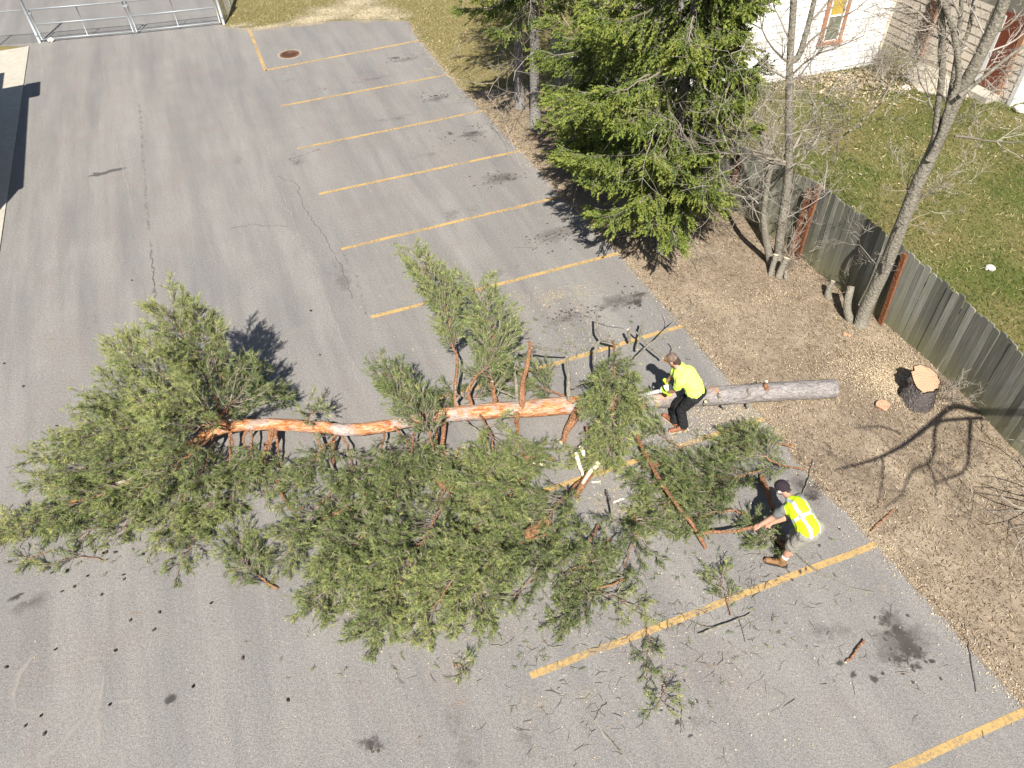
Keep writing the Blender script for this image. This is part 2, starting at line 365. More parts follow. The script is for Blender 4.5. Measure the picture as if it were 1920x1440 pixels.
g = 300.
sheet('ground', [(-g, -g), (g, -g), (g, g), (-g, g)], -.008, MA['verge'])
EDGE = np.array([g2(*p) for p in [(765,40),(787,76),(840,140),(905,208),(975,283),(1055,368),(1160,475),(1240,568),(1285,618),(1360,705),(1435,787),(1520,895),(1650,1028),(1765,1160),(1920,1322)]])
EDGE = np.vstack([EDGE, EDGE[-1]+(EDGE[-1]-EDGE[-2])*3])
EJ = jitter_poly(EDGE, .12, .025)
TOPE = np.array([g2(*p) for p in [(412,46),(425,50),(480,53),(560,46),(640,38),(700,37),(765,40)]])
TJ = jitter_poly(TOPE, .2, .05)
SL0, SL1 = g2(55, 88), g2(0, 470); sdv = SL1-SL0
slab_bot = SL1+sdv*1.4
DRV = np.array([g2(398, 0), g2(398, 0)+(g2(398, 0)-g2(412, 46))*5])
lot_poly = np.vstack([EJ, [(9.5, -6), (-4, -6)], [slab_bot], [SL1], [SL0], [g2(0, 86)], [(-34, 31)], [(-34, 60)], DRV[::-1], TJ])
LOT = sheet('parking_lot', lot_poly, 0, MA['asphalt'])

FEN = np.array([(1.6, 22.9), (3.3, 19.7), (5.56, 15.36), (6.5, 13.55), (7.10, 12.03), (7.52, 11.21), (7.93, 10.01), (8.18, 9.22), (8.42, 7.94), (8.54, 7.64), (9.5, 4.6), (10.4, 1.5), (11.2, -2)])
FENH = [1.7, 1.7, 1.68, 1.85, 1.82, 1.69, 1.62, 1.58, 1.55, 1.55, 1.55, 1.55, 1.55]
def sm(x, y): return (np.sin(x*1.7+y*.6)+np.sin(x*.9-y*2.1+1)+.6*np.sin(x*4.1+y*3.3+2)+.5*np.sin(x*6.3-y*5.7))/3.1
def strip(name, A, B, na, nb, amp, mat, z0=.004):
    A = resample2(A, na); B = resample2(B, na); v = np.linspace(0, 1, nb)
    P = A[:, None]*(1-v[None, :, None])+B[:, None]*v[None, :, None]
    h = z0+np.minimum(v*5, 1)*amp*(1.1+sm(P[..., 0]*1.3, P[..., 1]*1.3))+np.minimum(v*5, 1)*np.abs(rng.normal(0, amp*.25, P.shape[:2]))
    V = np.concatenate([P, h[..., None]], -1).reshape(-1, 3)
    i = np.arange(na-1)[:, None]*nb; j = np.arange(nb-1)[None]
    F = np.stack([i+j, i+nb+j, i+nb+j+1, i+j+1], -1).reshape(-1, 4)
    return MB().add(V, F).build(name, mat, None, 'structure', smooth=True)
def resample2(P, n):
    d = np.r_[0, np.cumsum(np.linalg.norm(np.diff(P, axis=0), axis=1))]; s = np.linspace(0, d[-1], n)
    return np.c_[np.interp(s, d, P[:, 0]), np.interp(s, d, P[:, 1])]
dA = EJ[EJ[:, 1] < 22.6]; 
strip('dirt_verge', dA, FEN+np.array([.25, .12]), 200, 46, .022, MA['soil'])
lawn_poly = np.vstack([FEN+np.array([.27, .13]), [(25, -2), (30, 34), (2, 34)]])
sheet('lawn', lawn_poly, .006, MA['lawn'])
gpm = MB(); gz = [.0]
def soft(mb, c, rx, ry, ang, sv, n=14):
    gz[0] += .00002; th = np.arange(n)*2*np.pi/n; rr = 1+rng.normal(0, .14, n); ca, sa = math.cos(ang), math.sin(ang); x = np.cos(th)*rx*rr; y = np.sin(th)*ry*rr
    mb.add(np.vstack([[c[0], c[1], gz[0]], np.c_[c[0]+x*ca-y*sa, c[1]+x*sa+y*ca, np.full(n, gz[0])]]), np.array([[0, i+1, (i+1) % n+1] for i in range(n)]), np.r_[sv, np.zeros(n)])
for px, py, rx, ry, sv in [(640,22,2.6,1.3,1.25),(700,25,1.6,1.2,1.2),(590,36,2.0,.9,1.1),(670,5,2.,1.2,.9),(740,32,1.2,.8,.9),(500,50,1.8,.5,.9),(450,47,1.2,.4,.8)]: soft(gpm, g2(px, py), rx, ry, .2, sv)
gpm.build('gravel_patch', m_decal('pale_gravel', (.44, .37, .26), 7, .25, .8, .95), None, 'structure')
# concrete apron on the left, with the building that shades it standing out of frame
apr = np.array([SL0, SL1, slab_bot, slab_bot-np.array([2.4, .9]), SL0-np.array([2.6, .95])])
mb = MB(); n = len(apr); mb.add(np.vstack([np.c_[apr, np.full(n, -.1)], np.c_[apr, np.full(n, .03)]]), [list(range(n, 2*n))[::-1]]+[[i, (i+1) % n, (i+1) % n+n, i+n][::-1] for i in range(n)])
mb.build('concrete_apron', MA['concrete'], None, 'structure')

# painted stall lines
LN = [((497,132),(787,76)),((527,199),(840,140)),((558,279),(905,208)),((598,364),(975,283)),((640,467),(1055,368)),((696,595),(1160,475)),((820,747),(1280,611)),None,((995,1267),(1645,1019))]
lines = [(g2(*l[0]), g2(*l[1])) if l else (np.array([-.91, 6.95]), g2(1435, 785)) for l in LN]
lines.append((np.array([1.25, 1.85]), g2(1925, 1332))); lines.append((g2(468, 57), g2(498, 133)))
for k, (a, b) in enumerate(lines):
    n = 14; t = np.linspace(0, 1, n)[:, None]; c = a*(1-t)+b*t; d = unit(b-a); nn = np.array([-d[1], d[0]])*.052
    c = c+rng.normal(0, .004, c.shape)
    V = np.vstack([np.c_[c-nn, np.full(n, .004)], np.c_[c+nn, np.full(n, .004)]])
    MB().add(V, np.array([[i, i+1, i+1+n, i+n] for i in range(n-1)])).build('parking_line', MA['line'], LOT)

# stains, cracks and films on the asphalt (thin sheets, each its own level)
zc = [.0046]
def blob(mb, c, rx, ry, ang=0, s=1., n=12):
    zc[0] += .00001; th = np.arange(n)*2*np.pi/n; rr = 1+rng.normal(0, .16, n)
    ca, sa = math.cos(ang), math.sin(ang); x = np.cos(th)*rx*rr; y = np.sin(th)*ry*rr
    V = np.vstack([[c[0], c[1], zc[0]], np.c_[c[0]+x*ca-y*sa, c[1]+x*sa+y*ca, np.full(n, zc[0])]])
    mb.add(V, np.array([[0, i+1, (i+1) % n+1] for i in range(n)]), np.r_[s, np.zeros(n)])
oil = MB()
def drips(px, py, wx, wy, n, big=.05, big_n=0):
    c = at(px, py)[:2]; k = 1/ppm(at(px, py))
    for i in range(n):
        o = rng.normal(0, .45, 2)*np.array([wx, wy*1.5])*k; blob(oil, c+o, rng.uniform(.025, .07), rng.uniform(.02, .05), rng.uniform(0, 3), 1.25)
    for i in range(big_n):
        o = rng.normal(0, .3, 2)*np.array([wx, wy*1.5])*k; blob(oil, c+o, rng.uniform(.2, .45), rng.uniform(.12, .3), rng.uniform(0, 3), .75)
for a in [(755,108,50,16,26,.05,1),(815,178,50,18,26,.05,1),(885,250,60,30,36,.05,2),(935,330,50,24,30,.05,1),(1030,445,70,30,34),(1085,585,90,26,46),(1175,560,50,30,14,.05,4),(1690,1205,60,60,26,.05,7),(1520,915,60,60,10,.05,5),(1290,1340,60,40,10),(1480,1080,50,40,5),(700,1400,14,14,3,.05,1),(605,168,14,6,4)]: drips(*a)
for px, py, rx, ry in [(320,1310,.16,.12),(30,1120,.22,.10),(1575,1245,.1,.08),(1600,1265,.1,.08),(1640,1275,.12,.1),(1705,1215,.3,.3)]: blob(oil, g2(px, py), rx, ry, .6, 1.)
oil.build('oil_stain', MA['oil'], LOT)
gr = MB()
for px, py, rx, ry, sv in [(760,112,.9,.35,.7),(690,150,1.6,.4,.55),(820,185,.9,.4,.75),(750,220,1.4,.4,.5),(885,252,1.,.45,.75),(800,290,1.4,.4,.5),(940,335,1.1,.5,.8),(860,400,1.5,.5,.5),(1040,440,1.,.5,.8),(930,510,1.4,.5,.5),(1160,565,1.,.5,.85),(1060,600,1.,.4,.6),(1690,1205,.8,.7,.9),(1560,1180,.9,.6,.5),(1515,915,.5,.6,.8),(640,520,.5,1.4,.6),(700,680,.4,1.,.5),(560,300,.5,.9,.5),(540,150,.9,.4,.5),(990,1400,.5,1.,.5),(60,1130,.6,.3,.7),(870,1390,.5,1.2,.5),(450,300,.5,2.,.4),(180,600,.5,2.,.4),(1300,1350,.8,.5,.4)]: blob(gr, g2(px, py), rx, ry, .35, sv, 18)
gr.build('grime_patch', m_decal('bay_grime', (.12, .105, .095), 3.5, .35, 1.05, .75), LOT)
dm = MB(); 
for px, py, rx, ry, an in [(185,327,.4,.16,.3),(215,319,.38,.13,.35),(1000,660,.1,.1,0)]: blob(dm, g2(px, py), rx, ry, an, 1.2, 16)
dm.build('damp_patch', MA['damp'], LOT)
ds = MB()
for px, py, rx, ry, n in [(805,130,.5,.8,5),(850,180,.4,.7,4),(1040,560,1.2,.5,6),(1080,545,.8,.5,5),(1350,775,1.,.5,9),(1400,740,.7,.4,6),(1300,640,.5,.4,4),(560,95,.9,.3,5),(690,95,.8,.2,5),(1180,960,.6,.5,5),(1130,940,.5,.4,4),(1000,1320,.7,.5,3),(1780,1130,.3,.3,3),(780,560,.6,.3,4),(700,180,.7,.15,4),(1650,1110,.4,.3,2)]:
    for i in range(n):
        c = g2(px, py)+rng.normal(0, .3, 2)*np.array([rx, ry]); blob(ds, c, rx*rng.uniform(.4, 1), ry*rng.uniform(.4, 1), rng.uniform(0, 3), .75)
ds.build('sawdust_film', MA['dust'], LOT)
def ribbon(mb, pxs, w, s=1., jit=.02, step=.12):
    Q = jitter_poly([g2(*p) for p in pxs], step, jit); n = len(Q); T = unit(np.gradient(Q, axis=0)); nn = np.c_[-T[:, 1], T[:, 0]]*(w*(.55+.9*rng.random((n, 1))))
    zc[0] += .00001; z = np.full(n, zc[0])
    V = np.vstack([np.c_[Q-nn, z], np.c_[Q, z], np.c_[Q+nn, z]]); F = [[i, i+1, i+1+n, i+n] for i in range(n-1)]+[[i+n, i+1+n, i+1+2*n, i+2*n] for i in range(n-1)]
    sv = s*(.7+.5*rng.random(n)); mb.add(V, np.array(F), np.r_[np.zeros(n), sv, np.zeros(n)])
ck = MB()
for p in [[(455,152),(462,185),(478,225),(500,270),(520,330),(535,372),(548,410),(560,440),(585,490),(600,530)],[(600,530),(622,590),(640,640),(662,690),(690,760)],[(832,1195),(850,1245),(868,1300),(890,1350),(905,1400),(925,1450)]]: ribbon(ck, p, .016, .95, .03)
for p in [[(1115,1345),(1130,1375),(1160,1410),(1185,1450)],[(560,440),(548,455),(552,470)]]: ribbon(ck, p, .03, .8)
ck.build('gravel_crack', MA['crack'], LOT)
sm_ = MB()
ribbon(sm_, [(262,190),(266,260),(272,330),(276,400),(284,470),(290,560)], .12, .42, .012); ribbon(sm_, [(284,470),(289,520),(292,560),(296,600)], .015, 1.2)
ribbon(sm_, [(520,330),(556,345),(570,390),(600,430),(640,500),(660,560)], .012, 1.); ribbon(sm_, [(600,280),(540,300),(560,305)], .10, .5)
ribbon(sm_, [(430,430),(480,420),(540,425)], .012, .9); ribbon(sm_, [(640,470),(672,530),(690,600),(705,660)], .09, .4)
for p in [[(0,880),(60,868),(140,862)],[(640,1100),(700,1160),(760,1300),(800,1440)]]: ribbon(sm_, p, .07, .4)
sm_.build('dark_seam', MA['seam'], LOT)
pl = MB()
for p, w in [([(30,1330),(25,1300),(40,1262),(70,1225)],.07),([(30,1330),(70,1335),(115,1332)],.08),([(100,1255),(150,1240),(200,1232)],.06),([(180,1300),(160,1345),(120,1390),(80,1420),(30,1435)],.10),([(195,1260),(190,1320),(185,1400)],.06),([(225,1315),(250,1312)],.06),([(120,200),(130,260)],.02),([(190,80),(195,120),(200,190)],.03),([(215,250),(222,290),(245,370),(252,400)],.05),([(250,160),(256,190),(275,220)],.015),([(205,312),(260,292)],.05),([(130,500),(105,610),(30,690),(0,712)],.012),([(400,590),(450,560),(500,540)],.02),([(440,620),(480,610),(510,640)],.02)]: ribbon(pl, p, w, .95, .02)
for px, py, rx, ry in [(610,370,.5,.2),(725,540,.7,.3),(640,330,.6,.2),(560,240,.5,.15),(420,640,.5,.3),(560,620,.6,.25),(390,1180,.3,.1),(1450,1310,.3,.2)]: blob(pl, g2(px, py), rx, ry, .35, .8)
pl.build('pale_scuff', MA['pale'], LOT)
rs = MB()
for px, py in [(95,637),(430,213),(255,1150),(75,220),(530,140),(860,1320),(1330,1250)]: blob(rs, g2(px, py), .25, .06, .2, .8)
rs.build('rust_smear', MA['rustst'], LOT)

# drain grate
c = at(543, 102); dr = thing('storm_drain', c, 'round rusty iron drain grate set in the asphalt', 'drain')
mb = MB(); th = np.arange(28)*2*np.pi/28
def ring(mb, c, r0, r1, z0, z1):
    n = len(th); V = []
    for r_, z in ((r0, z0), (r0, z1), (r1, z1), (r1, z0)): V.append(np.c_[c[0]+r_*np.cos(th), c[1]+r_*np.sin(th), np.full(n, z)])
    F = []
    for k in range(3):
        for i in range(n): F.append([k*n+i, k*n+(i+1) % n, (k+1)*n+(i+1) % n, (k+1)*n+i])
    mb.add(np.vstack(V), np.array(F))
ring(mb, c, .33, .26, -.02, .014); mb.build('frame', MA['rust'], dr)
mb = MB(); mb.add(np.vstack([np.c_[c[0]+.262*np.cos(th), c[1]+.262*np.sin(th), np.full(28, .0065)]]), [list(range(28))]); mb.build('pit_shade', MA['hidark'], dr)  # flat near-black disc paints the unlit depth under the bars
for x in np.linspace(-.22, .22, 9):
    l = 2*math.sqrt(.262**2-x*x); a = R(20); Rm = np.array([[math.cos(a), -math.sin(a), 0], [math.sin(a), math.cos(a), 0], [0, 0, 1]])
    MB().box(c+Rm@np.array([x, 0, .0095]), (.026, l, .006), Rm).build('grate_bar', MA['rust'], dr)
mb = MB(); ring(mb, c, .42, .335, .001, .0045); mb.build('collar', m_plain('cement_collar', (.27, .25, .21), .9, .2, var=.35, scale=18), dr)

# building out of frame on the left; it throws the shade on the apron
u = unit(np.array([-.369, .929])); nrm = np.array([.929, .369]); A0 = np.array([-12.83, 14.62])
bl = thing('utility_building', (*A0, 0), 'grey clad flat roofed building beside the concrete apron', 'building')
def prism(mb, poly, z0, z1, mi=0):
    n = len(poly); poly = np.asarray(poly)
    mb.add(np.vstack([np.c_[poly, np.full(n, z0)], np.c_[poly, np.full(n, z1)]]), [list(range(n))[::-1], list(range(n, 2*n))]+[[i, (i+1) % n, (i+1) % n+n, i+n] for i in range(n)], None, mi)
def rect(o, a, b, c_, d): return [o+u*a+nrm*c_, o+u*a+nrm*d, o+u*b+nrm*d, o+u*b+nrm*c_]
mb = MB(); prism(mb, rect(A0, 0, 7.2, -5, -.06), 0, 3.9); mb.build('wall', MA['wallgrey'], bl)
mb = MB(); prism(mb, rect(A0, -.03, 7.0, -5.05, 0), 3.9, 4.03); mb.build('roof', MA['roof'], bl)
mb = MB(); prism(mb, rect(A0, 6.2, 7.3, -.058, .38), 3.72, 3.86); mb.build('canopy', MA['wallgrey'], bl)
mb = MB(); prism(mb, rect(A0, 7.2, 8.6, -5, -.75), 0, 3.9); mb.build('side_wing', MA['wallgrey'], bl)
mb = MB(); prism(mb, rect(A0, 3, 3.95, -.058, -.03), .03, 2.1); mb.build('door', MA['darkbrown'], bl)

# ------------------------------------------------------------------ chain-link gate and fence
def pole(name, a, b, r, parent, mat='galv', sides=10): return MB().tube([a, b], r, sides).build(name, MA[mat], parent, smooth=True)
def mesh_panel(name, a, b, h0, h1, parent, step=.058):
    a = np.asarray(a); b = np.asarray(b); L = np.linalg.norm(b-a); d = (b-a)/L; H = h1-h0; P = []
    for s in (1, -1):
        for x in np.arange(-H, L, step):
            p0, p1 = (x, 0.), (x+H, H)
            t0 = max(0, -p0[0]/H); t1 = min(1, (L-p0[0])/H)
            if t1-t0 < .02: continue
            q = [(p0[0]+H*t, H*t) for t in (t0, t1)]
            if s < 0: q = [(L-x_, y_) for x_, y_ in q]
            P.append([np.array([a[0]+d[0]*x_, a[1]+d[1]*x_, h0+y_]) for x_, y_ in q])
    P = np.array(P); return MB().tubes(P, np.full(P.shape[:2], .0022), 3).build(name, MA['wire'], parent)
GT = 1.12
ga, gm, gb = at(75, 80), at(255, 64), at(420, 46)
gt = thing('chain_link_gate', (ga+gb)/2, 'double leaf galvanised chain link gate across the driveway', 'gate')
gd = unit(gb-ga)
for s0, s1 in ((ga+gd*.12, gm-gd*.06), (gm+gd*.06, gb-gd*.12)):
    lf = bpy.data.objects.new('gate_leaf', None); COL.objects.link(lf); lf.parent = gt; lf.location = tuple(s0-origin(gt))
    zs = (.10, .62, GT)
    for z in zs: pole('rail', s0+[0, 0, z], s1+[0, 0, z], .021, lf)
    for q in (s0, s1): pole('stile', q+[0, 0, .08], q+[0, 0, GT+.02], .023, lf)
    m_ = s0+(s1-s0)*.5; pole('mullion', m_+[0, 0, .10], m_+[0, 0, GT], .016, lf)
    mesh_panel('chain_link_mesh', s0+[0, .03, 0], s1+[0, .03, 0], .10, GT, lf)
    for z in (.25, 1.0): MB().box(s0+[0, 0, z], (.09, .06, .05)).build('hinge', MA['galv'], lf)
MB().box(gm+[0, -.02, .98], (.16, .05, .07)).build('latch', MA['galv'], gt)
MB().tube([gm+[.02, -.04, .02], gm+[.02, -.04, .62]], .012, 6).build('drop_rod', MA['galv'], gt)
lp_ = at(-90, 92); rp_ = at(445, -22)
for nm, p, lab in (('gate_post', ga, 'thick galvanised post hinging the gate beside the concrete apron'), ('gate_post', gb, 'thick galvanised post hinging the gate beside the dry grass')):
    t = thing(nm, p, lab, 'post'); MB().tube([p, p+[0, 0, 2.1]], .05, 12).build('pole', MA['galv'], t, smooth=True)
    MB().tube([p+[0, 0, 2.1], p+[0, 0, 2.13], p+[0, 0, 2.16]], [.055, .05, .01], 12).build('cap', MA['galv'], t, smooth=True)
    for z in (.25, 1.0): MB().tube([p+[0, 0, z-.03], p+[0, 0, z+.03]], .058, 12).build('hinge_band', MA['galv'], t)
for a, b, lab in ((ga-gd*.1, lp_, 'short chain link fence panel between the gate and the building apron'), (gb+gd*.05, rp_, 'chain link fence running back from the gate along dry grass')):
    t = thing('chain_link_fence', a, lab, 'fence')
    mesh_panel('chain_link_mesh', a, b, .03, GT, t)
    pole('top_rail', a+[0, 0, GT], b+[0, 0, GT], .02, t)
    for f in (.45, 1.): q = a+(b-a)*f; pole('post', q, q+[0, 0, GT+.06], .028, t)

# ------------------------------------------------------------------ wooden fence: every plank a part
def fpos(s):
    d = np.r_[0, np.cumsum(np.linalg.norm(np.diff(FEN, axis=0), axis=1))]
    x = np.interp(s, d, FEN[:, 0]); y = np.interp(s, d, FEN[:, 1]); h = np.interp(s, d, FENH)
    i = min(np.searchsorted(d, s, 'right')-1, len(d)-2); t = unit(FEN[i+1]-FEN[i]); return np.array([x, y]), t, h, d[-1]
fc = thing('wooden_fence', (*FEN[4], 0), 'weathered grey plank fence between bare soil and lawn', 'fence')
def plank_mesh(w, k):
    n = 7; th = np.linspace(0, np.pi, n); hw = w/2
    top = [(hw*math.cos(t), 1-.024+.024*min(1, math.sin(t)*(1.5 if k else 1.2))) for t in th]
    prof = [(-hw, 0), (hw, 0)]+top; m = len(prof); y = .011
    V = np.array([[x, -y, z] for x, z in prof]+[[x, y, z] for x, z in prof])
    F = [list(range(m)), list(range(2*m-1, m-1, -1))]+[[(i+1) % m, i, i+m, (i+1) % m+m] for i in range(m)]
    mb = MB(); mb.add(V, F); o = mb.build('plank', MA['plank']); me = o.data; bpy.data.objects.remove(o); return me
PMS = [plank_mesh(w, k) for w, k in ((.138, 0), (.136, 1), (.139, 1), (.134, 0))]
s = 0.; _, _, _, FL = fpos(0)
while s < FL-.2:
    p, t, h, _ = fpos(s+.07); sc = h*(1+rng.normal(0, .014)); k = rng.integers(4)
    o = inst('plank', PMS[k], fc, (p[0]+rng.normal(0, .0015), p[1]+rng.normal(0, .0015), -.02+rng.normal(0, .006)), scale=(1, 1, sc),
             rot=(rng.normal(0, .004), rng.normal(0, .006), math.atan2(t[1], t[0])+rng.normal(0, .010)))
    s += .1405
for z in (.35, 1.3):
    for i in range(len(FEN)-1):
        a, b = FEN[i], FEN[i+1]; t = unit(b-a); n_ = np.array([-t[1], t[0]])*.045
        rz = math.atan2(t[1], t[0]); Rm = np.array([[math.cos(rz), -math.sin(rz), 0], [math.sin(rz), math.cos(rz), 0], [0, 0, 1]])
        MB().box((*((a+b)/2+n_), z), (np.linalg.norm(b-a)-.01, .04, .09), Rm).build('rail', MA['plank'], fc)
# red-brown posts on the lot side
for bx, by, tx, ty, w in [(1368,392,1392,295,.10),(1488,478,1524,352,.11),(1500,484,1541,347,.11),(1655,607,1703,474,.105)]:
    p = at(bx, by); t3 = ray(tx, ty); d0 = FEN[np.argmin(np.linalg.norm(FEN-p[:2], axis=1))]
    # top lies above the foot, in the fence plane
    i = min(max(np.searchsorted(-FEN[:, 1], -p[1])-1, 0), len(FEN)-2); t = unit(FEN[i+1]-FEN[i]); nf = np.array([t[1], -t[0]])*-1
    lam = ((p[:2]@nf)-(C0[:2]@nf))/(t3[:2]@nf); top = C0+t3*lam
    ax = unit(top-p); off = np.array([*(-np.abs(nf)*.0), 0])+np.array([-.075, -.035, 0])
    X = np.array([*t, 0.]); Yv = unit(np.cross(ax, X)); X = np.cross(Yv, ax); Rm = np.stack([X, Yv, ax], 1)
    L = np.linalg.norm(top-p); MB().box((p+top)/2+off, (w, .045, L), Rm).build('post', MA['redpost'], fc)

# ------------------------------------------------------------------ houses
def zrot(a): return np.array([[math.cos(a), -math.sin(a), 0], [math.sin(a), math.cos(a), 0], [0, 0, 1]])
def clap_wall(root, a, b, h, mat, step, nm='wall', z0=.12, lip=.024):
    a = np.asarray(a); b = np.asarray(b); L = np.linalg.norm(b-a); t = (b-a)/L; n_ = np.array([t[1], -t[0]])   # outward to the right of a->b
    mb = MB(); prism(mb, [a, b, b-n_*.2, a-n_*.2][::-1], 0, h); w = mb.build(nm, MA[mat], root)
    Vp = np.array([[0, -.001, 0], [L, -.001, 0], [0, lip, 0], [L, lip, 0], [0, .003, step], [L, .003, step], [0, -.001, step], [L, -.001, step]])
    mb = MB(); V = Vp.copy(); V[:, 1] *= -1
    mb.add(V, [[0, 1, 3, 2][::-1], [2, 3, 5, 4][::-1], [4, 5, 7, 6][::-1], [0, 2, 4, 6], [1, 7, 5, 3]]); o = mb.build('clapboard', MA[mat]); me = o.data; bpy.data.objects.remove(o)
    for z in np.arange(z0, h-step*.5, step):
        inst('clapboard', me, w, (*a, z+rng.normal(0, .003)), math.atan2(t[1], t[0]))
    return w, a, t, n_
wh0 = g2(1374, 168); wh1 = g2(1638, 121); wt = unit(wh1-wh0); whl = wh0-wt*2.0; wbk = np.array([-wt[1], wt[0]])
hs = thing('white_house', (*(whl+wh1)/2, 0), 'white clapboard house with brown trimmed windows behind the lawn', 'house')
w, a_, t_, n_ = clap_wall(hs, whl, wh1, 3.6, 'whitepaint', .2)
mb = MB(); prism(mb, [whl-n_*.201+wt*.0, wh1-n_*.201, wh1+wbk*7, whl+wbk*7], 0, 3.6); mb.build('back_walls', MA['beigepaint'], hs)
mb = MB(); prism(mb, [wh1+wt*.001+n_*.035, wh1+wt*.09+n_*.035, wh1+wt*.09-n_*.1, wh1+wt*.001-n_*.1], 0, 3.6); mb.build('corner_board', MA['beigepaint'], hs)  # beige paint puts the shade on this white house board into its colour
q0, q1 = whl-wt*.4+n_*.35, wh1+wt*.4+n_*.35; q2, q3 = wh1+wt*.4+wbk*7.4, whl-wt*.4+wbk*7.4; r0, r1 = (q0+q3)/2, (q1+q2)/2
MB().add(np.array([[*q0, 3.6], [*q1, 3.6], [*q2, 3.6], [*q3, 3.6], [*r0, 5.6], [*r1, 5.6]]), [[0, 1, 5, 4], [2, 3, 4, 5], [1, 2, 5], [3, 0, 4], [3, 2, 1, 0]]).build('roof', MA['roof'], hs)
def window(root, P0, t, n_, s0, z0, w_, h_, upper='curtain'):
    """s0 along wall, z0 sill height"""
    f = bpy.data.objects.new('window', None); COL.objects.link(f); f.parent = root
    c = np.array([*(P0+t*(s0+w_/2)), z0]); f.location = tuple(c-origin(root)); ang = math.atan2(t[1], t[0]); Rm = zrot(ang); n3 = np.array([*n_, 0]); T3 = np.array([*t, 0])
    def bx(nm, off, z, sx, sy, sz, mt): MB().box(c+T3*off[0]+n3*off[1]+[0, 0, z], (sx, sy, sz), Rm).build(nm, MA[mt], f)
    bx('glass_pane', (0, .036), h_*.26, w_-.1, .012, h_*.46, 'glass'); bx('glass_pane', (0, .044), h_*.74, w_-.1, .012, h_*.46, upper)
    bx('sash_rail', (0, .05), h_*.5, w_-.08, .03, .05, 'whitepaint')
    for s_ in (-1, 1): bx('sash_stile', (s_*(w_/2-.065), .048), h_/2, .045, .03, h_-.06, 'whitepaint'); bx('casing', (s_*(w_/2+.03), .042), h_/2, .11, .05, h_+.1, 'brownpaint')
    bx('head_casing', (0, .045), h_+.1, w_+.2, .052, .1, 'brownpaint'); bx('sill', (0, .06), -.06, w_+.24, .1, .09, 'brownpaint')
def wall_hit(px, py, P0, n_):
    d = ray(px, py); lam = ((P0-C0[:2])@n_)/(d[:2]@n_); return C0+d*lam
b1 = wall_hit(1556, 78, whl, n_); window(hs, whl, wt, n_, (b1[:2]-whl)@wt-.36, b1[2]+.05, .62, 1.45)
b2 = wall_hit(1356, 112, whl, n_); window(hs, whl, wt, n_, (b2[:2]-whl)@wt-.32, b2[2]+.05, .62, 1.45, 'glass')
# beige house
bg1 = g2(1893, 199); bg0 = g2(1720, 113); bt = unit(bg1-bg0); bgl = bg0-bt*3.5
bh = thing('beige_house', (*(bgl+bg1)/2, 0), 'beige clapboard building with red brown door beside white house', 'house')
w, a_, tb, nb = clap_wall(bh, bgl, bg1, 3.4, 'beigepaint', .235, z0=.16, lip=.024)
rt = np.array([-tb[1], tb[0]]); bg2 = bg1+rt*5
clap_wall(bh, bg1+tb*.003, bg2, 3.4, 'whitepaint', .235, 'end_wall', .16)
mb = MB(); prism(mb, [bgl-nb*.201, bg1-nb*.21-tb*.25, bg2-tb*.25, bgl+rt*5], 0, 3.38); mb.build('back_walls', MA['beigepaint'], bh)
mb = MB(); prism(mb, [bg1+nb*.036-tb*.09, bg1+nb*.036+tb*.036, bg1+tb*.036-nb*.09, bg1-nb*.09-tb*.0+tb*.001][::1], 0, 3.4); mb.build('corner_board', MA['whitepaint'], bh)
mb = MB(); prism(mb, [bgl+nb*.4, bg1+nb*.4+tb*.4, bg2+tb*.4, bgl+rt*5], 3.4, 3.6); mb.build('roof', MA['roof'], bh)
def wallbox(nm, s0, w_, z0, z1, out, th_, mat, par=bh):
    c = bgl+tb*(s0+w_/2)+nb*out; return MB().box((*c, (z0+z1)/2), (w_, th_, z1-z0), zrot(math.atan2(tb[1], tb[0]))).build(nm, MA[mat], par)
def sOf(px, py): p = wall_hit(px, py, bgl, nb); return (p[:2]-bgl)@tb, p[2]
s_, _ = sOf(1716, 108); wallbox('shutter_board', s_-.1, .3, .15, 1.75, .05, .04, 'darkbrown'); wallbox('trim_board', s_+.21, .07, .15, 1.8, .055, .05, 'brownpaint')
s_, _ = sOf(1812, 160); D0 = s_+.0
wallbox('door_frame', D0, .16, .16, 2.3, .05, .05, 'brownpaint'); wallbox('door', D0+.17, .85, .2, 2.2, .045, .03, 'darkdoor'); wallbox('storm_door', D0+.2, .22, .25, 2.1, .075, .02, 'whitepaint'); wallbox('door_frame', D0+1.03, .14, .16, 2.3, .05, .05, 'brownpaint')
wallbox('door_step', D0-.1, 1.3, 0.01, .17, .3, .5, 'concrete')
pad = [g2(*p) for p in [(1690,140),(1725,118),(1800,155),(1838,180),(1790,186),(1720,172)]]
mb = MB(); prism(mb, pad[::-1] if False else pad, .0, .05); mb.build('concrete_pad', MA['concrete'], None, 'structure')

# ================================================================== FOLIAGE TEMPLATES
def needle_tpl(K, length, wid, ang0, ang1, seed, flat=0.):
    rg = np.random.default_rng(seed); T = []
    for i in range(K):
        x = (i+.5)/K*.92; a = rg.uniform(ang0, ang1)*(1-.35*x); ph = rg.uniform(0, 2*np.pi)
        if flat: ph = (0 if rg.random() < .5 else np.pi)+rg.normal(0, flat)
        d = np.array([math.cos(a), math.sin(a)*math.cos(ph), math.sin(a)*math.sin(ph)])
        p = np.array([x, 0, 0]); l = length*rg.uniform(.75, 1.15); sd = unit(np.cross(d, rg.standard_normal(3)))*wid
        T.append([p-sd, p+sd, p+d*l])
    return np.array(T)
PINE = [needle_tpl(14, .56, .033, .55, 1.15, k) for k in range(4)]
SPRU = [needle_tpl(16, .21, .068, .7, 1.2, 20+k, 1.2) for k in range(4)]

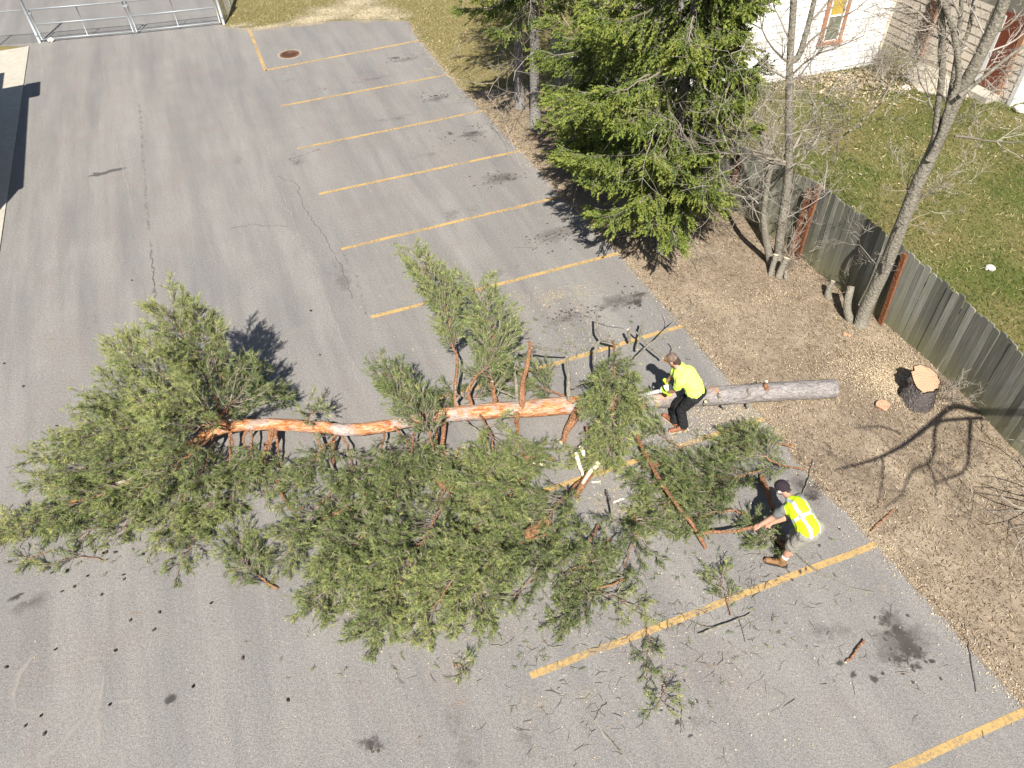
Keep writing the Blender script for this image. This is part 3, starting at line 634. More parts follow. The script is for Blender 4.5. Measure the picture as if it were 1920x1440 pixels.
def stamp_mix(mb, tpls, pos, d, sc, tint, rg):
    k = rg.integers(0, len(tpls), len(pos))
    for i, t in enumerate(tpls):
        m = k == i; mb.stamps(t, pos[m], d[m], sc[m], tint[m], rg)

def bough(rg, P, Wm, dens=1., zmin=.02, rbase=None, up=.2, prof=None, tint=.5, needles=True, cone=.12, bare=.18):
    """P: axis points (K,3) from cut end to tip, Wm: spread in metres. Returns (wood MB, twig MB, needle MB)."""
    P = curve(P, 14); seg = np.linalg.norm(np.diff(P, axis=0), axis=1); L = seg.sum(); n = len(P)
    P[1:-1] += rg.normal(0, .012, (n-2, 3))
    r0 = rbase if rbase else .010+.009*L
    wood = MB(); wood.tube(P, np.linspace(r0, .004, n), 6, True, np.full(n, rg.random()), wob=.08, rg=rg, capmi=1)
    m = max(8, int(L/.055*dens)); t = np.sort(rg.uniform(bare, 1, m)); f = t*(n-1); i = np.minimum(f.astype(int), n-2); fr = (f-i)[:, None]
    S0 = P[i]*(1-fr)+P[i+1]*fr; T = unit(P[i+1]-P[i])
    U = np.array([0, 0, 1.])-T*T[:, 2:3]; U = unit(U); Sd = np.cross(T, U)
    side = np.where(np.arange(m) % 2 == 0, 1., -1.)[:, None]; phi = rg.normal(.15, .55, (m, 1)); a = rg.uniform(.55, 1.1, (m, 1))
    D = T*np.cos(a)+(Sd*side*np.cos(phi)+U*np.sin(phi))*np.sin(a)
    shp = (np.minimum(1, (t-bare)*4+.3)*np.clip(1.2-.85*t, .15, 1)) if prof is None else prof(t)
    LL = Wm*.62*shp*rg.uniform(.6, 1.2, m)+.05
    uu = np.linspace(0, 1, 5)
    def lat(idx, u):
        l = LL[idx][:, None]; u = u[:, None]; return S0[idx]+D[idx]*l*u+T[idx]*l*.22*u*u+np.array([0, 0, 1.])*l*up*u*u
    LP = np.stack([lat(np.arange(m), np.full(m, q)) for q in uu], 1); LP[:, 1:-1] += rg.normal(0, .012, (m, 3, 3)); LP[..., 2] = np.maximum(LP[..., 2], zmin)
    tw = MB(); tw.tubes(LP, (np.linspace(1, .35, 5)[None]*(.003+.006*LL[:, None])), 4, np.clip(rg.normal(.4, .25, m), 0, 1))
    # twigs
    cnt = np.maximum(3, (LL/.026).astype(int)); idx = np.repeat(np.arange(m), cnt); k = len(idx)
    u = rg.beta(2.0, 1.0, k); st = lat(idx, u)
    d = unit(D[idx]+T[idx]*.35+rg.normal(0, .62, (k, 3))+np.array([0, 0, up])); tl = rg.uniform(.06, .21, k)*(1-.3*u)
    en = st+d*tl[:, None]; st[:, 2] = np.maximum(st[:, 2], zmin); en[:, 2] = np.maximum(en[:, 2], zmin)
    tw.tubes(np.stack([st, en], 1), np.tile(np.array([[.0042, .0026]]), (k, 1)), 3, np.clip(rg.normal(.55, .3, k), 0, 1))
    nd = MB(); boff = rg.normal(0, .09)
    if needles:
        reps = [(1., .098), (.72, .095), (.42, .08)]
        for q, s_ in reps:
            mm = rg.random(k) < (1. if q == 1 else .7 if q > .5 else .3); pos = (st+(en-st)*q)[mm]; dd = unit(d[mm]+rg.normal(0, .35, (mm.sum(), 3)))
            pos = pos-dd*.03; tt = np.clip(tint+.22*(t[idx][mm]-.5)+.2*(u[mm]-.5)+rg.normal(0, .2, mm.sum())+boff, 0, 1)
            stamp_mix(nd, PINE, pos, dd, s_*rg.uniform(.6, 1.25, mm.sum()), tt, rg)
    return wood, tw, nd
def add_bough(parent, res, name='limb'):
    wood, tw, nd = res
    w = wood.build(name, [MA['pinebark'], MA['wood_pale']], parent, smooth=False)
    tw.build('twigs', MA['twigbark'], w)
    if nd.n: nd.build('needles', MA['needle'], w)
    return w
def px3(pts): return np.array([at(*p) for p in pts])
def pxm(px, py, w): return w/ppm(at(px, py))

# ================================================================== FELLED PINE
TR = [(1564,729,36),(1500,731,36),(1440,735,36),(1320,743,36),(1200,750,35),(1100,758,35),(1000,765,32),(900,772,30),(850,776,28),(800,783,26),(740,795,24),(690,804,23),(650,806,23),(600,802,23),(540,797,23),(480,797,22),(430,801,21),(395,812,19),(360,832,16),(310,858,13),(240,900,10),(170,925,7),(90,965,4)]
TZ = [.19,.19,.19,.2,.22,.25,.27,.29,.31,.33,.35,.36,.36,.36,.37,.40,.42,.42,.42,.42,.38,.3,.2]
tp = np.array([at(a, b, z) for (a, b, w_), z in zip(TR, TZ)]); tr_ = np.array([w_/2/ppm(p) for (a, b, w_), p in zip(TR, tp)])
pine = thing('felled_pine', (tp[0][0], tp[0][1], 0), 'felled pine with flaking orange bark lying across the parking lot', 'tree')
n = 90; cv = curve(tp, n); cr = resample(tr_, n); cv[1:-1] += np.c_[rng.normal(0, .006, (n-2, 2)), rng.normal(0, .006, n-2)]
att = np.interp(cv[:, 0], [-6, 1.0, 2.3, 3.6, 6], [.1, .2, .5, .75, .95])
MB().tube(cv, cr, 20, True, att, wob=.035, capmi=1).build('trunk', [MA['pinetrunk'], MA['wood']], pine, smooth=True)
rb = np.random.default_rng(11)
# boughs still on the felled tree: (axis pixels with heights, width px, density, tint, base radius)
BO = [
 ([(420,800,.42),(400,740,.9),(375,690,1.5),(345,630,2.1),(312,583,2.45)],150,1.5,.56),
 ([(425,800,.42),(420,720,1.0),(395,660,1.7),(370,620,2.0)],120,1.2,.5),
 ([(405,808,.42),(340,740,.9),(290,690,1.3),(240,655,1.5)],130,1.4,.6),
 ([(400,810,.42),(320,780,.8),(240,760,1.0),(172,772,1.1)],130,1.4,.62),
 ([(390,812,.42),(300,800,.8),(190,810,.85),(70,862,.7)],120,1.3,.62),
 ([(370,826,.42),(290,840,.6),(180,870,.6),(80,905,.5)],120,1.3,.58),
 ([(310,858,.42),(220,915,.45),(120,950,.35),(0,1000,.25)],110,1.4,.62),
 ([(330,850,.4),(250,900,.35),(170,940,.25),(100,985,.15)],110,1.3,.55),
 ([(390,815,.42),(420,770,.8),(450,740,.9),(465,700,.9)],110,1.3,.36),
 ([(410,806,.42),(440,760,.7),(490,735,.6),(520,740,.4)],80,1.,.3),
 ([(380,822,.42),(330,880,.35),(270,930,.2),(225,1000,.1)],110,1.2,.52),
 ([(400,818,.4),(380,880,.3),(340,940,.15),(310,1010,.08)],100,1.2,.5),
 ([(430,812,.4),(430,870,.3),(400,930,.15),(370,985,.08)],110,1.3,.52),
 ([(470,808,.38),(470,860,.3),(440,920,.15),(430,960,.06)],90,1.2,.5),
 ([(512,812,.36),(500,850,.3),(490,900,.15),(500,930,.06)],75,.8,.46),
 ([(590,812,.34),(600,850,.28),(560,900,.15),(540,945,.06)],75,.8,.46),
 ([(575,795,.36),(580,778,.5),(600,768,.55)],60,1.4,.45),
 ([(640,815,.34),(660,860,.3),(655,910,.2),(630,950,.08)],80,.8,.48),
 ([(720,808,.34),(710,860,.3),(690,920,.2),(665,970,.08)],100,1.1,.5),
 ([(800,790,.4),(780,755,.65),(750,722,.85),(714,694,.95)],75,1.7,.5),
 ([(740,800,.4),(770,840,.35),(745,880,.25),(700,930,.1)],110,1.2,.52),
 ([(885,768,.36),(880,735,.6),(890,708,.75),(912,690,.85),(930,650,1.),(915,590,1.15),(893,535,1.25)],135,1.5,.55),
 ([(855,773,.34),(855,720,.6),(858,677,.8),(848,640,.9),(838,585,1.),(812,530,1.1),(775,478,1.15)],100,1.5,.55),
 ([(928,765,.34),(925,720,.6),(905,680,.7),(940,640,.7)],70,.9,.5),
 ([(900,778,.4),(920,815,.5),(925,860,.4),(910,930,.2)],100,1.4,.58),
 ([(970,790,.3),(968,825,.3),(985,860,.25),(960,930,.12)],110,1.2,.52),
 ([(640,806,.36),(600,850,.3),(575,880,.2)],70,1.,.45),
 ([(425,806,.55),(390,800,.95),(340,800,1.0),(280,820,.9)],110,1.2,.55),
 ([(430,800,.5),(385,770,1.1),(330,760,1.3),(270,770,1.3)],120,1.2,.58),
 ([(400,815,.5),(360,850,.75),(310,880,.7),(250,930,.5)],110,1.2,.56),
 ([(812,845,.55),(800,800,.75),(770,760,.9),(735,722,.98)],80,1.4,.52),
 ([(780,800,.45),(770,850,.5),(755,900,.35),(740,950,.15)],110,1.3,.54),
 ([(820,800,.4),(815,850,.35),(790,900,.2)],70,1.,.5),
]
for pts, wpx, dn, ti in BO:
    P = px3(pts); mid = pts[len(pts)//2]
    brs = .12 if len(pts) < 6 else .45
    add_bough(pine, bough(rb, P, wpx/ppm(P[len(P)//2]), dn, tint=ti, up=.25, bare=brs, rbase=.022 if len(pts) < 6 else .038), 'branch')
# bare limbs and broken stubs on the trunk
ST = [
 ([(978,765,.34),(980,720,.75),(987,690,1.0),(995,655,1.2),(993,640,1.25)],.045,0),([(995,652,1.22),(1030,655,1.0),(1072,660,.75)],.022,1),
 ([(1066,757,.34),(1066,715,.7),(1063,668,1.05)],.036,1),([(970,765,.34),(969,720,.62),(967,688,.85)],.03,1),([(925,768,.34),(926,740,.5),(922,715,.75)],.045,0),
 ([(858,773,.34),(857,745,.5),(853,722,.72)],.03,1),([(1113,756,.3),(1112,735,.45)],.03,1),
 ([(805,785,.34),(806,765,.55),(795,740,.8),(790,725,.9)],.022,0),([(806,765,.5),(812,820,.35),(820,850,.2),(824,868,.12)],.035,1),([(830,785,.3),(832,830,.2),(836,862,.1)],.045,0),
 ([(1085,765,.28),(1072,790,.26),(1060,815,.2),(1052,834,.15)],.075,0),([(968,775,.3),(969,800,.26),(966,835,.15)],.05,0),
 ([(593,810,.34),(606,840,.26),(622,872,.16),(628,892,.1)],.028,1),([(628,808,.34),(625,840,.2),(622,880,.1)],.03,0),([(512,806,.36),(500,835,.32),(487,865,.25)],.042,0),([(516,806,.34),(520,840,.24),(523,880,.12)],.028,0),
 ([(465,805,.38),(458,820,.33),(462,860,.2)],.024,0),([(432,806,.4),(436,830,.35),(433,848,.25)],.02,0),([(400,806,.42),(375,770,.8),(362,750,1.0)],.04,0),([(415,800,.42),(410,770,.7),(404,745,.95)],.04,0),
 ([(1350,748,.3),(1348,735,.42)],.02,1),([(1405,742,.3),(1404,728,.42)],.022,1),([(1325,755,.28),(1322,752,.33)],.04,1),([(1438,730,.34),(1437,716,.46)],.035,0),
 ([(1356,762,.14),(1357,768,.1)],.02,1),([(1402,758,.14),(1403,766,.1)],.02,1),([(870,790,.36),(885,800,.42),(905,812,.3)],.018,1),
]
for pts, r_, ct in ST:
    P = curve(px3(pts), 7); P[1:] += rng.normal(0, .012, (6, 3)); MB().tube(P, np.r_[r_*1.5, np.linspace(r_, r_*.6, 6)*rng.uniform(.88, 1.12, 6)], 9, True, np.full(7, .3), wob=.12, capmi=1).build('branch_stub', [MA['pinebark'] if not ct else MA['greybark'], MA['wood_pale']], pine)

# ================================================================== CUT BOUGHS ON THE ASPHALT
GRP = 'cut pine boughs heaped beside the felled trunk'
CB = [((690,880),(560,1010),90,1.0,.5,.25),((740,930),(590,1145),150,1.5,.52,.35),((860,900),(700,1185),170,1.7,.55,.45),((900,960),(780,1185),160,1.6,.55,.45),((970,960),(880,1175),160,1.5,.54,.4),
 ((900,830),(930,960),140,1.4,.56,.4),((1000,870),(920,1010),160,1.5,.55,.45),((1090,900),(1000,1050),150,1.4,.52,.4),((1120,985),(1090,1095),120,1.2,.5,.3),((1185,950),(1170,1065),110,1.1,.48,.2),
 ((860,840),(810,985),110,1.1,.54,.3),((660,950),(520,1060),120,1.2,.5,.25),((1030,1000),(830,1090),160,1.5,.54,.4),((1080,1030),(960,1120),140,1.3,.5,.3),((760,980),(620,1070),140,1.3,.5,.35),
 ((780,1050),(650,1110),120,1.2,.5,.3),((980,900),(860,960),130,1.3,.55,.45),((705,1010),(640,1075),90,.9,.5,.25),((1140,1010),(1050,1080),110,1.1,.46,.2),((820,1000),(720,1120),140,1.4,.55,.45),((1040,860),(950,900),110,1.2,.55,.35)]
LABS = ['pine bough nearest the trunk stubs where the crown meets the heap', 'pine bough fanning from the heap toward the lone fan shaped bough', 'broad pine bough forming the outer point of the heap', 'pine bough on the outer rim of heap beside the broad outer one', 'pine bough on the outer rim of heap above the bent dark twig', 'light green pine bough hanging just below the orange trunk', 'pine bough under the thin orange limb atop the heap', 'pine bough beside the thick flaking log section', 'pine bough beside the chip strewn gap of asphalt', 'pine bough at the heap end next to the crossing black stick', 'pine bough beneath the splintered double limb', 'pine bough spilling from the heap toward scattered pine cones', 'long pine bough lying under the thick flaking log section', 'pine bough under the broken limb end with dark needles', 'pine bough around the dark broken limb end', 'pine bough between the dark broken limb end and outer rim', 'pine bough beside the stub with pale snapped end', 'pine bough under the curved orange limb gap', 'short pine bough between the log section and crossing black stick', 'pine bough over the middle of the heap with upturned twigs', 'short pine bough between the split limb and trunk stub']
for (b, t_, w_, dn, ti, h), LAB in zip(CB, LABS):
    P0 = at(*b, .08); P1 = at(*t_, .06); mid = (P0+P1)/2+[rb.normal(0, .1), rb.normal(0, .1), h*.7]
    t = thing('pine_bough', (*P0[:2], 0), LAB, 'branch', GRP)
    add_bough(t, bough(rb, [P0, mid, P1], w_*.92/ppm(mid), dn*.85, tint=ti, up=.22, rbase=.024))
# boughs set apart
AP = [
 ([(1150,640,.5),(1152,700,.75),(1150,760,.7),(1140,850,.35)],125,2.3,.6,'grey green pine bough draped over the trunk beside the chainsaw worker'),
 ([(1100,800,.35),(1110,830,.3),(1090,870,.12)],80,1.2,.56,'short pine bough hanging below the trunk under the draped bough'),
 ([(1060,742,.08),(1010,728,.18),(945,712,.08)],70,1.2,.48,'flat pine bough between the trunk and worn yellow line'),
 ([(870,757,.08),(905,735,.16),(930,712,.1)],60,1.1,.48,'short pine bough tucked behind trunk stubs'),
 ([(885,752,.08),(850,740,.14),(825,765,.08)],50,1.1,.46,'small pine bough behind the trunk near twin plumes'),
 ([(1285,845,.05),(1240,815,.12),(1205,800,.06)],60,1.,.44,'pine bough under the standing worker boots'),
 ([(1040,700,.06),(1000,690,.1),(960,700,.06)],50,.9,.46,'thin pine bough beneath the bare leaning limb'),
 ([(1490,835,.1),(1420,830,.3),(1350,855,.1)],90,1.2,.42,'dark pine bough lying at the soil edge beyond the crouching worker'),
 ([(1505,880,.1),(1440,860,.35),(1380,815,.15)],90,1.2,.42,'pine bough resting half on soil beside the crouching worker head'),
 ([(1430,880,.1),(1370,900,.25),(1290,950,.08)],120,1.5,.45,'pine bough under the crouching worker shadow'),
 ([(1400,905,.1),(1310,890,.25),(1200,905,.06)],120,1.5,.46,'pine bough crossed by the long bare orange pole'),
 ([(1330,900,.1),(1270,930,.2),(1200,985,.05)],100,1.1,.45,'thin pine bough left of the long bare orange pole'),
 ([(1400,960,.1),(1340,960,.2),(1270,985,.05)],80,1.2,.45,'pine bough beneath the limb the crouching worker holds'),
 ([(1520,1005,.1),(1450,1005,.2),(1400,990,.08)],60,1.2,.45,'small pine bough between the crouching worker legs and hands'),
 ([(521,1104,.03),(490,1085,.06),(455,1050,.1),(448,1010,.08)],90,1.5,.55,'fan shaped pine bough lying alone on open asphalt'),
 ([(385,960,.1),(365,1010,.08),(330,1075,.05)],60,.9,.55,'narrow pine bough on asphalt below the felled crown'),
 ([(250,965,.1),(180,990,.06),(150,1010,.05)],50,.8,.52,'loose sprig beside pine cones below the felled crown'),
 ([(200,1050,.03),(140,1045,.05),(90,1060,.03)],30,.7,.5,'sparse sprig with cones on open asphalt'),
 ([(100,1030,.03),(60,1045,.05),(35,1052,.03)],22,.7,.5,'tiny sprig of needles near the felled crown tip'),
 ([(1175,1085,.04),(1110,1110,.1),(1050,1165,.05)],80,1.0,.4,'broken dark pine bough beside the worn yellow stall line'),
 ([(1100,1100,.05),(1150,1120,.1),(1200,1140,.04)],60,.9,.42,'dull pine sprig crossing the broken dark bough'),
 ([(1370,1155,.04),(1360,1110,.08),(1350,1085,.05)],60,1.,.45,'upright pine sprig lying across the long yellow stall line'),
 ([(1212,1175,.03),(1215,1215,.05),(1212,1270,.03)],34,.9,.42,'narrow pine sprig on asphalt below the long yellow line'),
 ([(1245,1285,.03),(1245,1305,.05),(1232,1325,.03)],34,.9,.42,'small round pine sprig next to a hooked twig'),
 ([(850,1250,.03),(860,1245,.04),(868,1260,.03)],20,.8,.42,'tiny green sprig near the gravel filled crack'),
]
for pts, w_, dn, ti, lab in AP:
    P = px3(pts); t = thing('pine_bough' if w_ > 55 else 'pine_sprig', (P[0][0], P[0][1], 0), lab, 'branch')
    add_bough(t, bough(rb, P, w_/ppm(P[len(P)//2]), dn, tint=ti, up=.15, rbase=.008 if w_ < 62 else .02))

# bare cut limbs, sticks and splintered wood
def limb(name, pts, r0, r1, lab, mat='pinebark', extra=(), group=None, cat='branch', sides=8):
    P = curve(px3(pts), 12); P[1:-1] += rng.normal(0, .006, (10, 3)); P[:, 2] = np.maximum(P[:, 2], r1)
    t = thing(name, (P[0][0], P[0][1], 0), lab, cat, group)
    MB().tube(P, np.linspace(r0, r1, 12), sides, True, np.full(12, .6), wob=.07, capmi=1).build('stem', [MA[mat], MA['wood_pale']], t)
    for e, q0, q1 in extra:
        P = curve(px3(e), 8); MB().tube(P, np.linspace(q0, q1, 8), 7, True, np.full(8, .5), wob=.07, capmi=1).build('side_limb', [MA[mat], MA['wood_pale']], t)
    return t
limb('cut_limb', [(1193,815,.2),(1215,860,.28),(1240,905,.34),(1275,955,.3),(1300,985,.2),(1324,1028,.05)], .036, .028, 'long bare orange pole with forked limb held by the crouching worker', extra=[([(1308,1000,.15),(1345,997,.2),(1380,996,.32),(1415,987,.44),(1440,982,.48),(1462,971,.5)], .028, .026)])
limb('cut_limb', [(1205,878,.05),(1225,872,.09),(1250,872,.09),(1290,868,.05)], .04, .028, 'short orange limb crossing under the long bare pole')
limb('cut_limb', [(1428,893,.04),(1438,920,.15),(1448,950,.2),(1458,975,.15)], .05, .045, 'thick orange limb in the crouching worker shadow')
limb('cut_limb', [(1223,851,.04),(1260,842,.05),(1317,834,.04)], .024, .015, 'pale peeled limb lying along the yellow stall line', 'greybark')
limb('cut_limb', [(828,873,.08),(860,865,.08),(888,863,.06)], .03, .02, 'short orange limb with pale cut end beside trunk stubs')
limb('cut_limb', [(785,862,.3),(795,885,.25),(820,905,.18),(850,922,.1)], .05, .05, 'splintered double limb poking from the bough heap', extra=[([(800,890,.2),(825,898,.2),(846,910,.14)], .05, .045), ([(790,880,.2),(770,895,.15),(755,905,.1)], .025, .02)])
limb('cut_limb', [(910,938,.38),(940,925,.44),(965,910,.4)], .02, .012, 'thin orange limb lying on top of the bough heap')
limb('cut_limb', [(980,850,.3),(1000,865,.3),(1018,870,.26)], .05, .035, 'stub of limb with pale snapped end on the heap')
limb('cut_limb', [(985,1005,.3),(1005,992,.36),(1025,978,.34)], .09, .07, 'thick flaking orange log section sunk in the bough heap')
limb('cut_limb', [(925,1050,.25),(945,1040,.3),(965,1030,.3)], .04, .03, 'broken limb end showing above dark needles in heap')
limb('cut_limb', [(645,1020,.2),(655,1018,.2),(672,1035,.1)], .05, .04, 'dark broken limb end at the heap near open asphalt', 'greybark')
limb('cut_limb', [(520,900,.1),(530,930,.08),(548,955,.06),(570,952,.05)], .03, .018, 'curved orange limb lying in a gap under the crown')
limb('split_log', [(1122,866,.2),(1106,888,.2),(1090,912,.14),(1078,935,.08)], .07, .05, 'split limb with long pale torn face near the trunk')
o_ = [x for x in bpy.data.objects if x.name.startswith('split_log')][-1]; P = curve(px3([(1121,866,.275),(1106,886,.275),(1092,907,.215)]), 8)
MB().tube(P, np.linspace(.05, .02, 8), 6, True, wob=.2).build('torn_face', MA['wood_pale'], o_)
limb('wood_splinter', [(1080,850,.25),(1086,872,.2),(1094,893,.1)], .04, .022, 'long white wood splinter beside the split limb', 'wood_pale')
limb('wood_splinter', [(1089,838,.3),(1096,858,.2)], .04, .025, 'short stout white splinter beside the split limb', 'wood_pale')
for k_, (a_, b_, lab) in enumerate([((1000,866,.34),(1022,873,.3),'pale snapped wood end pointing to the draped bough'),((970,880,.3),(978,884,.3),'tiny pale splinter near the snapped limb end'),((1110,905,.03),(1126,902,.03),'flat pale splinter in the chip strewn gap'),((1150,942,.03),(1170,935,.03),'pale splinter on chips beside the upright stub'),((822,860,.22),(825,884,.16),'white peeled limb end beside the orange trunk stubs'),((1083,1012,.3),(1090,1006,.3),'pale knot of wood on the heap side')]):
    limb('wood_splinter', [a_, b_], .03 if k_ in (0, 4) else .016, .02 if k_ in (0, 4) else .01, lab, 'wood_pale', cat='wood')
limb('cut_limb', [(1137,920,.1),(1145,945,.3),(1150,980,.1)], .02, .02, 'dark upright stub in the chip strewn gap of asphalt', 'greybark')
limb('cut_limb', [(1075,1085,.06),(1110,1108,.1),(1150,1132,.05)], .02, .012, 'crooked dark stick crossing the broken pine bough', 'greybark')
limb('cut_limb', [(1110,1098,.1),(1140,1088,.14),(1172,1080,.1)], .014, .01, 'black stick laid over the broken pine bough', 'greybark')
limb('stick', [(1310,1190,.03),(1345,1175,.05),(1375,1165,.04),(1407,1150,.03)], .02, .012, 'long forked dark stick beside the upright sprig', 'greybark', extra=[([(1350,1176,.04),(1320,1175,.03),(1290,1163,.03)], .012, .006), ([(1386,1160,.04),(1392,1180,.03),(1398,1205,.02)], .006, .004)])
limb('stick', [(1488,1030,.04),(1520,1062,.05),(1560,1085,.05),(1600,1103,.03),(1640,1110,.02)], .014, .006, 'long pale curved stick crossing the yellow line behind the crouching worker', 'greybark')
limb('stick', [(1586,1242,.02),(1600,1228,.03),(1620,1200,.03)], .016, .016, 'thick dark stick on asphalt with orange underside', 'pinebark')
limb('stick', [(1632,998,.03),(1650,980,.04),(1675,955,.03)], .016, .014, 'short dark stick on the edge of the soil', 'pinebark')
limb('stick', [(1809,1165,.02),(1818,1220,.03),(1831,1298,.02)], .009, .006, 'straight thin black stick on the chip strewn edge', 'greybark')
limb('stick', [(1432,1015,.03),(1450,1025,.04),(1475,1050,.03)], .012, .01, 'pale stick lying by the crouching worker boots', 'greybark')
limb('stick', [(1525,862,.03),(1515,900,.04),(1503,930,.04)], .012, .009, 'straight pale stick leaning past the crouching worker cap', 'greybark')
limb('stick', [(1395,1040,.02),(1430,1042,.03),(1462,1056,.02)], .006, .004, 'thin dark twig before the crouching worker boot', 'greybark')
limb('stick', [(1275,1305,.02),(1278,1340,.02),(1277,1375,.02)], .008, .005, 'hooked dark twig next to the small round sprig', 'greybark', extra=[([(1275,1305,.02),(1270,1292,.02),(1262,1287,.02)], .005, .004)])
limb('stick', [(1010,1172,.02),(1022,1205,.02),(1035,1213,.02),(1055,1210,.02)], .007, .005, 'kinked pale twig on asphalt above the yellow line end', 'greybark')
limb('stick', [(920,1210,.02),(945,1210,.02),(962,1196,.02)], .007, .004, 'bent dark twig below the bough heap', 'greybark')
limb('stick', [(1115,1352,.02),(1125,1330,.02),(1138,1318,.02)], .010, .006, 'forked dry twig lying beside the pale crack', 'greybark')
limb('stick', [(1133,1375,.02),(1150,1395,.02),(1166,1417,.02)], .008, .006, 'straight dry twig lying along the pale crack', 'greybark')
limb('stick', [(1375,555,.02),(1390,595,.03),(1370,628,.02)], .008, .005, 'bent dark twig on the bare soil', 'greybark', extra=[([(1370,628,.02),(1395,615,.03),(1420,600,.02)], .005, .004)])
limb('stick', [(1905,855,.02),(1925,880,.05),(1950,900,.1)], .01, .008, 'pale twig at the foot of the plank fence', 'greybark')
# tangle of dead limbs round the trunk near the standing worker
DL = [([(1190,672,.5),(1215,648,.6),(1245,622,.7),(1270,598,.75),(1300,578,.8)],.022,.010,'long grey dead limb slanting out beside the standing worker cap',[([(1262,606,.72),(1266,592,.78),(1262,575,.85)],.008,.004),([(1285,590,.78),(1295,600,.76),(1312,598,.74)],.006,.003)]),
 ([(1243,672,.3),(1225,655,.36),(1205,635,.4),(1190,620,.42)],.024,.018,'mossy pole leaning behind the standing worker cap',[]),
 ([(1195,655,.3),(1200,630,.4),(1207,602,.5)],.026,.024,'grey green upright stub behind the draped bough',[]),
 ([(1120,590,.7),(1121,615,.6),(1130,635,.5),(1160,645,.4)],.024,.03,'hooked dark dead limb above the draped bough',[([(1120,590,.7),(1150,600,.66),(1180,605,.6)],.009,.005)]),
 ([(1118,705,.3),(1115,680,.5),(1117,650,.7),(1122,640,.75)],.04,.024,'dark vertical dead limb at the edge of draped bough',[]),
 ([(1072,728,.3),(1088,720,.4),(1105,712,.45)],.02,.014,'short broken limb with pale tip leaning on trunk',[]),
 ([(920,725,.3),(945,735,.3),(966,745,.28)],.025,.02,'snapped limb with pale torn end above the trunk',[]),
 ([(1258,640,.25),(1263,650,.2),(1252,672,.15)],.012,.01,'thin leaning twig behind the standing worker cap',[]),
 ([(1180,640,.2),(1178,625,.4),(1177,618,.5)],.03,.028,'short dark stub behind the draped bough',[])]
for pts, a, b, lab, ex in DL: limb('dead_limb', pts, a, b, lab, 'greybark', extra=ex)

# ================================================================== STUMP AND CUT PIECES
def stump_mesh(name, base, top, rb_, rt_, parent, seed, barkm='stumpbark', woodm='wood', n=26, rings=7, rough=.06):
    rg = np.random.default_rng(seed); th = np.arange(n)*2*np.pi/n; lob = 1+.10*np.sin(3*th+1)+.06*np.sin(5*th)
    P = np.linspace(0, 1, rings); V = []
    for q in P:
        c = base+(top-base)*q; r_ = (rb_*(1-q)**1.6+rt_*(1-(1-q)**1.6))*(1+(lob-1)*(1-.5*q))*(1+rg.normal(0, rough, n)); ax = unit(top-base)
        V.append(c+np.c_[r_*np.cos(th), r_*np.sin(th), (.42*r_*np.sin(th)-.06*r_*np.cos(th))*q])
    mb = MB(); F = [[k*n+i, k*n+(i+1) % n, (k+1)*n+(i+1) % n, (k+1)*n+i] for k in range(rings-1) for i in range(n)]
    mb.add(np.vstack(V), np.array(F)); mb.build('bark', MA[barkm], parent, smooth=True)
    W_ = V[-1]*.998+top*.002; mb = MB(); mb.add(np.vstack([W_*.93+top*.07+[0, 0, .004]]), [list(range(n))]); mb.build('cut_face', MA[woodm], parent)
sb = at(1718, 757); stp = at(1735, 710, .44)
st = thing('tree_stump', (*sb[:2], 0), 'wide freshly cut pine stump with dark furrowed bark', 'stump')
stump_mesh('s', np.array([sb[0], sb[1]+.02, -.03]), np.array([stp[0], stp[1], .44]), .31, .25, st, 3)
# felling wedge on the soil
wc = at(1653, 766); wd = thing('wood_wedge', (*wc[:2], 0), 'pale orange wedge of wood cut from the stump lying on soil', 'wood')
mb = MB(); th8 = np.linspace(0, np.pi, 9); prof = [(.13*math.cos(t), .11*math.sin(t)) for t in th8]+[(.02, -.12)]; m = len(prof)
Vt = np.array([[wc[0]+x, wc[1]+y, .09+.25*y] for x, y in prof]); Vb = np.array([[wc[0]+x*1.0, wc[1]+y, .0] for x, y in prof])
mb.add(np.vstack([Vt, Vb]), [list(range(m))]+[[i, i+m, (i+1) % m+m, (i+1) % m] for i in range(m)]); mb.m[0][:] = 1
mb.build('wedge', [MA['pinebark'], MA['wood']], wd)
def cut_stub(pts, r0, r1, lab):
    P = curve(px3(pts), 7); t = thing('cut_stub', (P[0][0], P[0][1], 0), lab, 'stump')
    MB().tube(P, np.linspace(r0, r1, 7), 12, False, np.full(7, .4), wob=.04).build('bark', MA['greybark'], t, smooth=True)
    d = unit(P[-1]-P[-2]); A = unit(np.cross(d, [0, 0, 1.] if abs(d[2]) < .9 else [1., 0, 0])); B = np.cross(d, A); th = np.arange(12)*np.pi/6
    MB().add(P[-1]+d*.003+r1*1.0*(np.cos(th)[:, None]*A+np.sin(th)[:, None]*B), [list(range(12))]).build('cut_face', MA['wood_pale'], t)
cut_stub([(1444,518,.0),(1449,498,.22),(1455,478,.45)], .06, .06, 'left thin stub with pale cut top at the twin stemmed tree foot')
cut_stub([(1459,522,.0),(1466,503,.2),(1475,484,.42)], .08, .07, 'thicker stub with round pale cut top at the twin stemmed tree foot')
cut_stub([(1551,560,.0),(1553,545,.18),(1562,527,.38)], .07, .05, 'short split stub close to the plank fence')
cut_stub([(1594,602,.0),(1588,575,.3),(1596,537,.62)], .085, .075, 'tall slanting stub beside the leaning grey tree')
cut_stub([(1474,527,-.02),(1473,518,.08),(1474,508,.18)], .05, .035, 'small weathered hollow stub beside pale cut stubs')
limb('wood_chunk', [(1583,627,.02),(1592,629,.04)], .04, .03, 'small pale offcut lying near the leaning tree', 'wood', cat='wood')
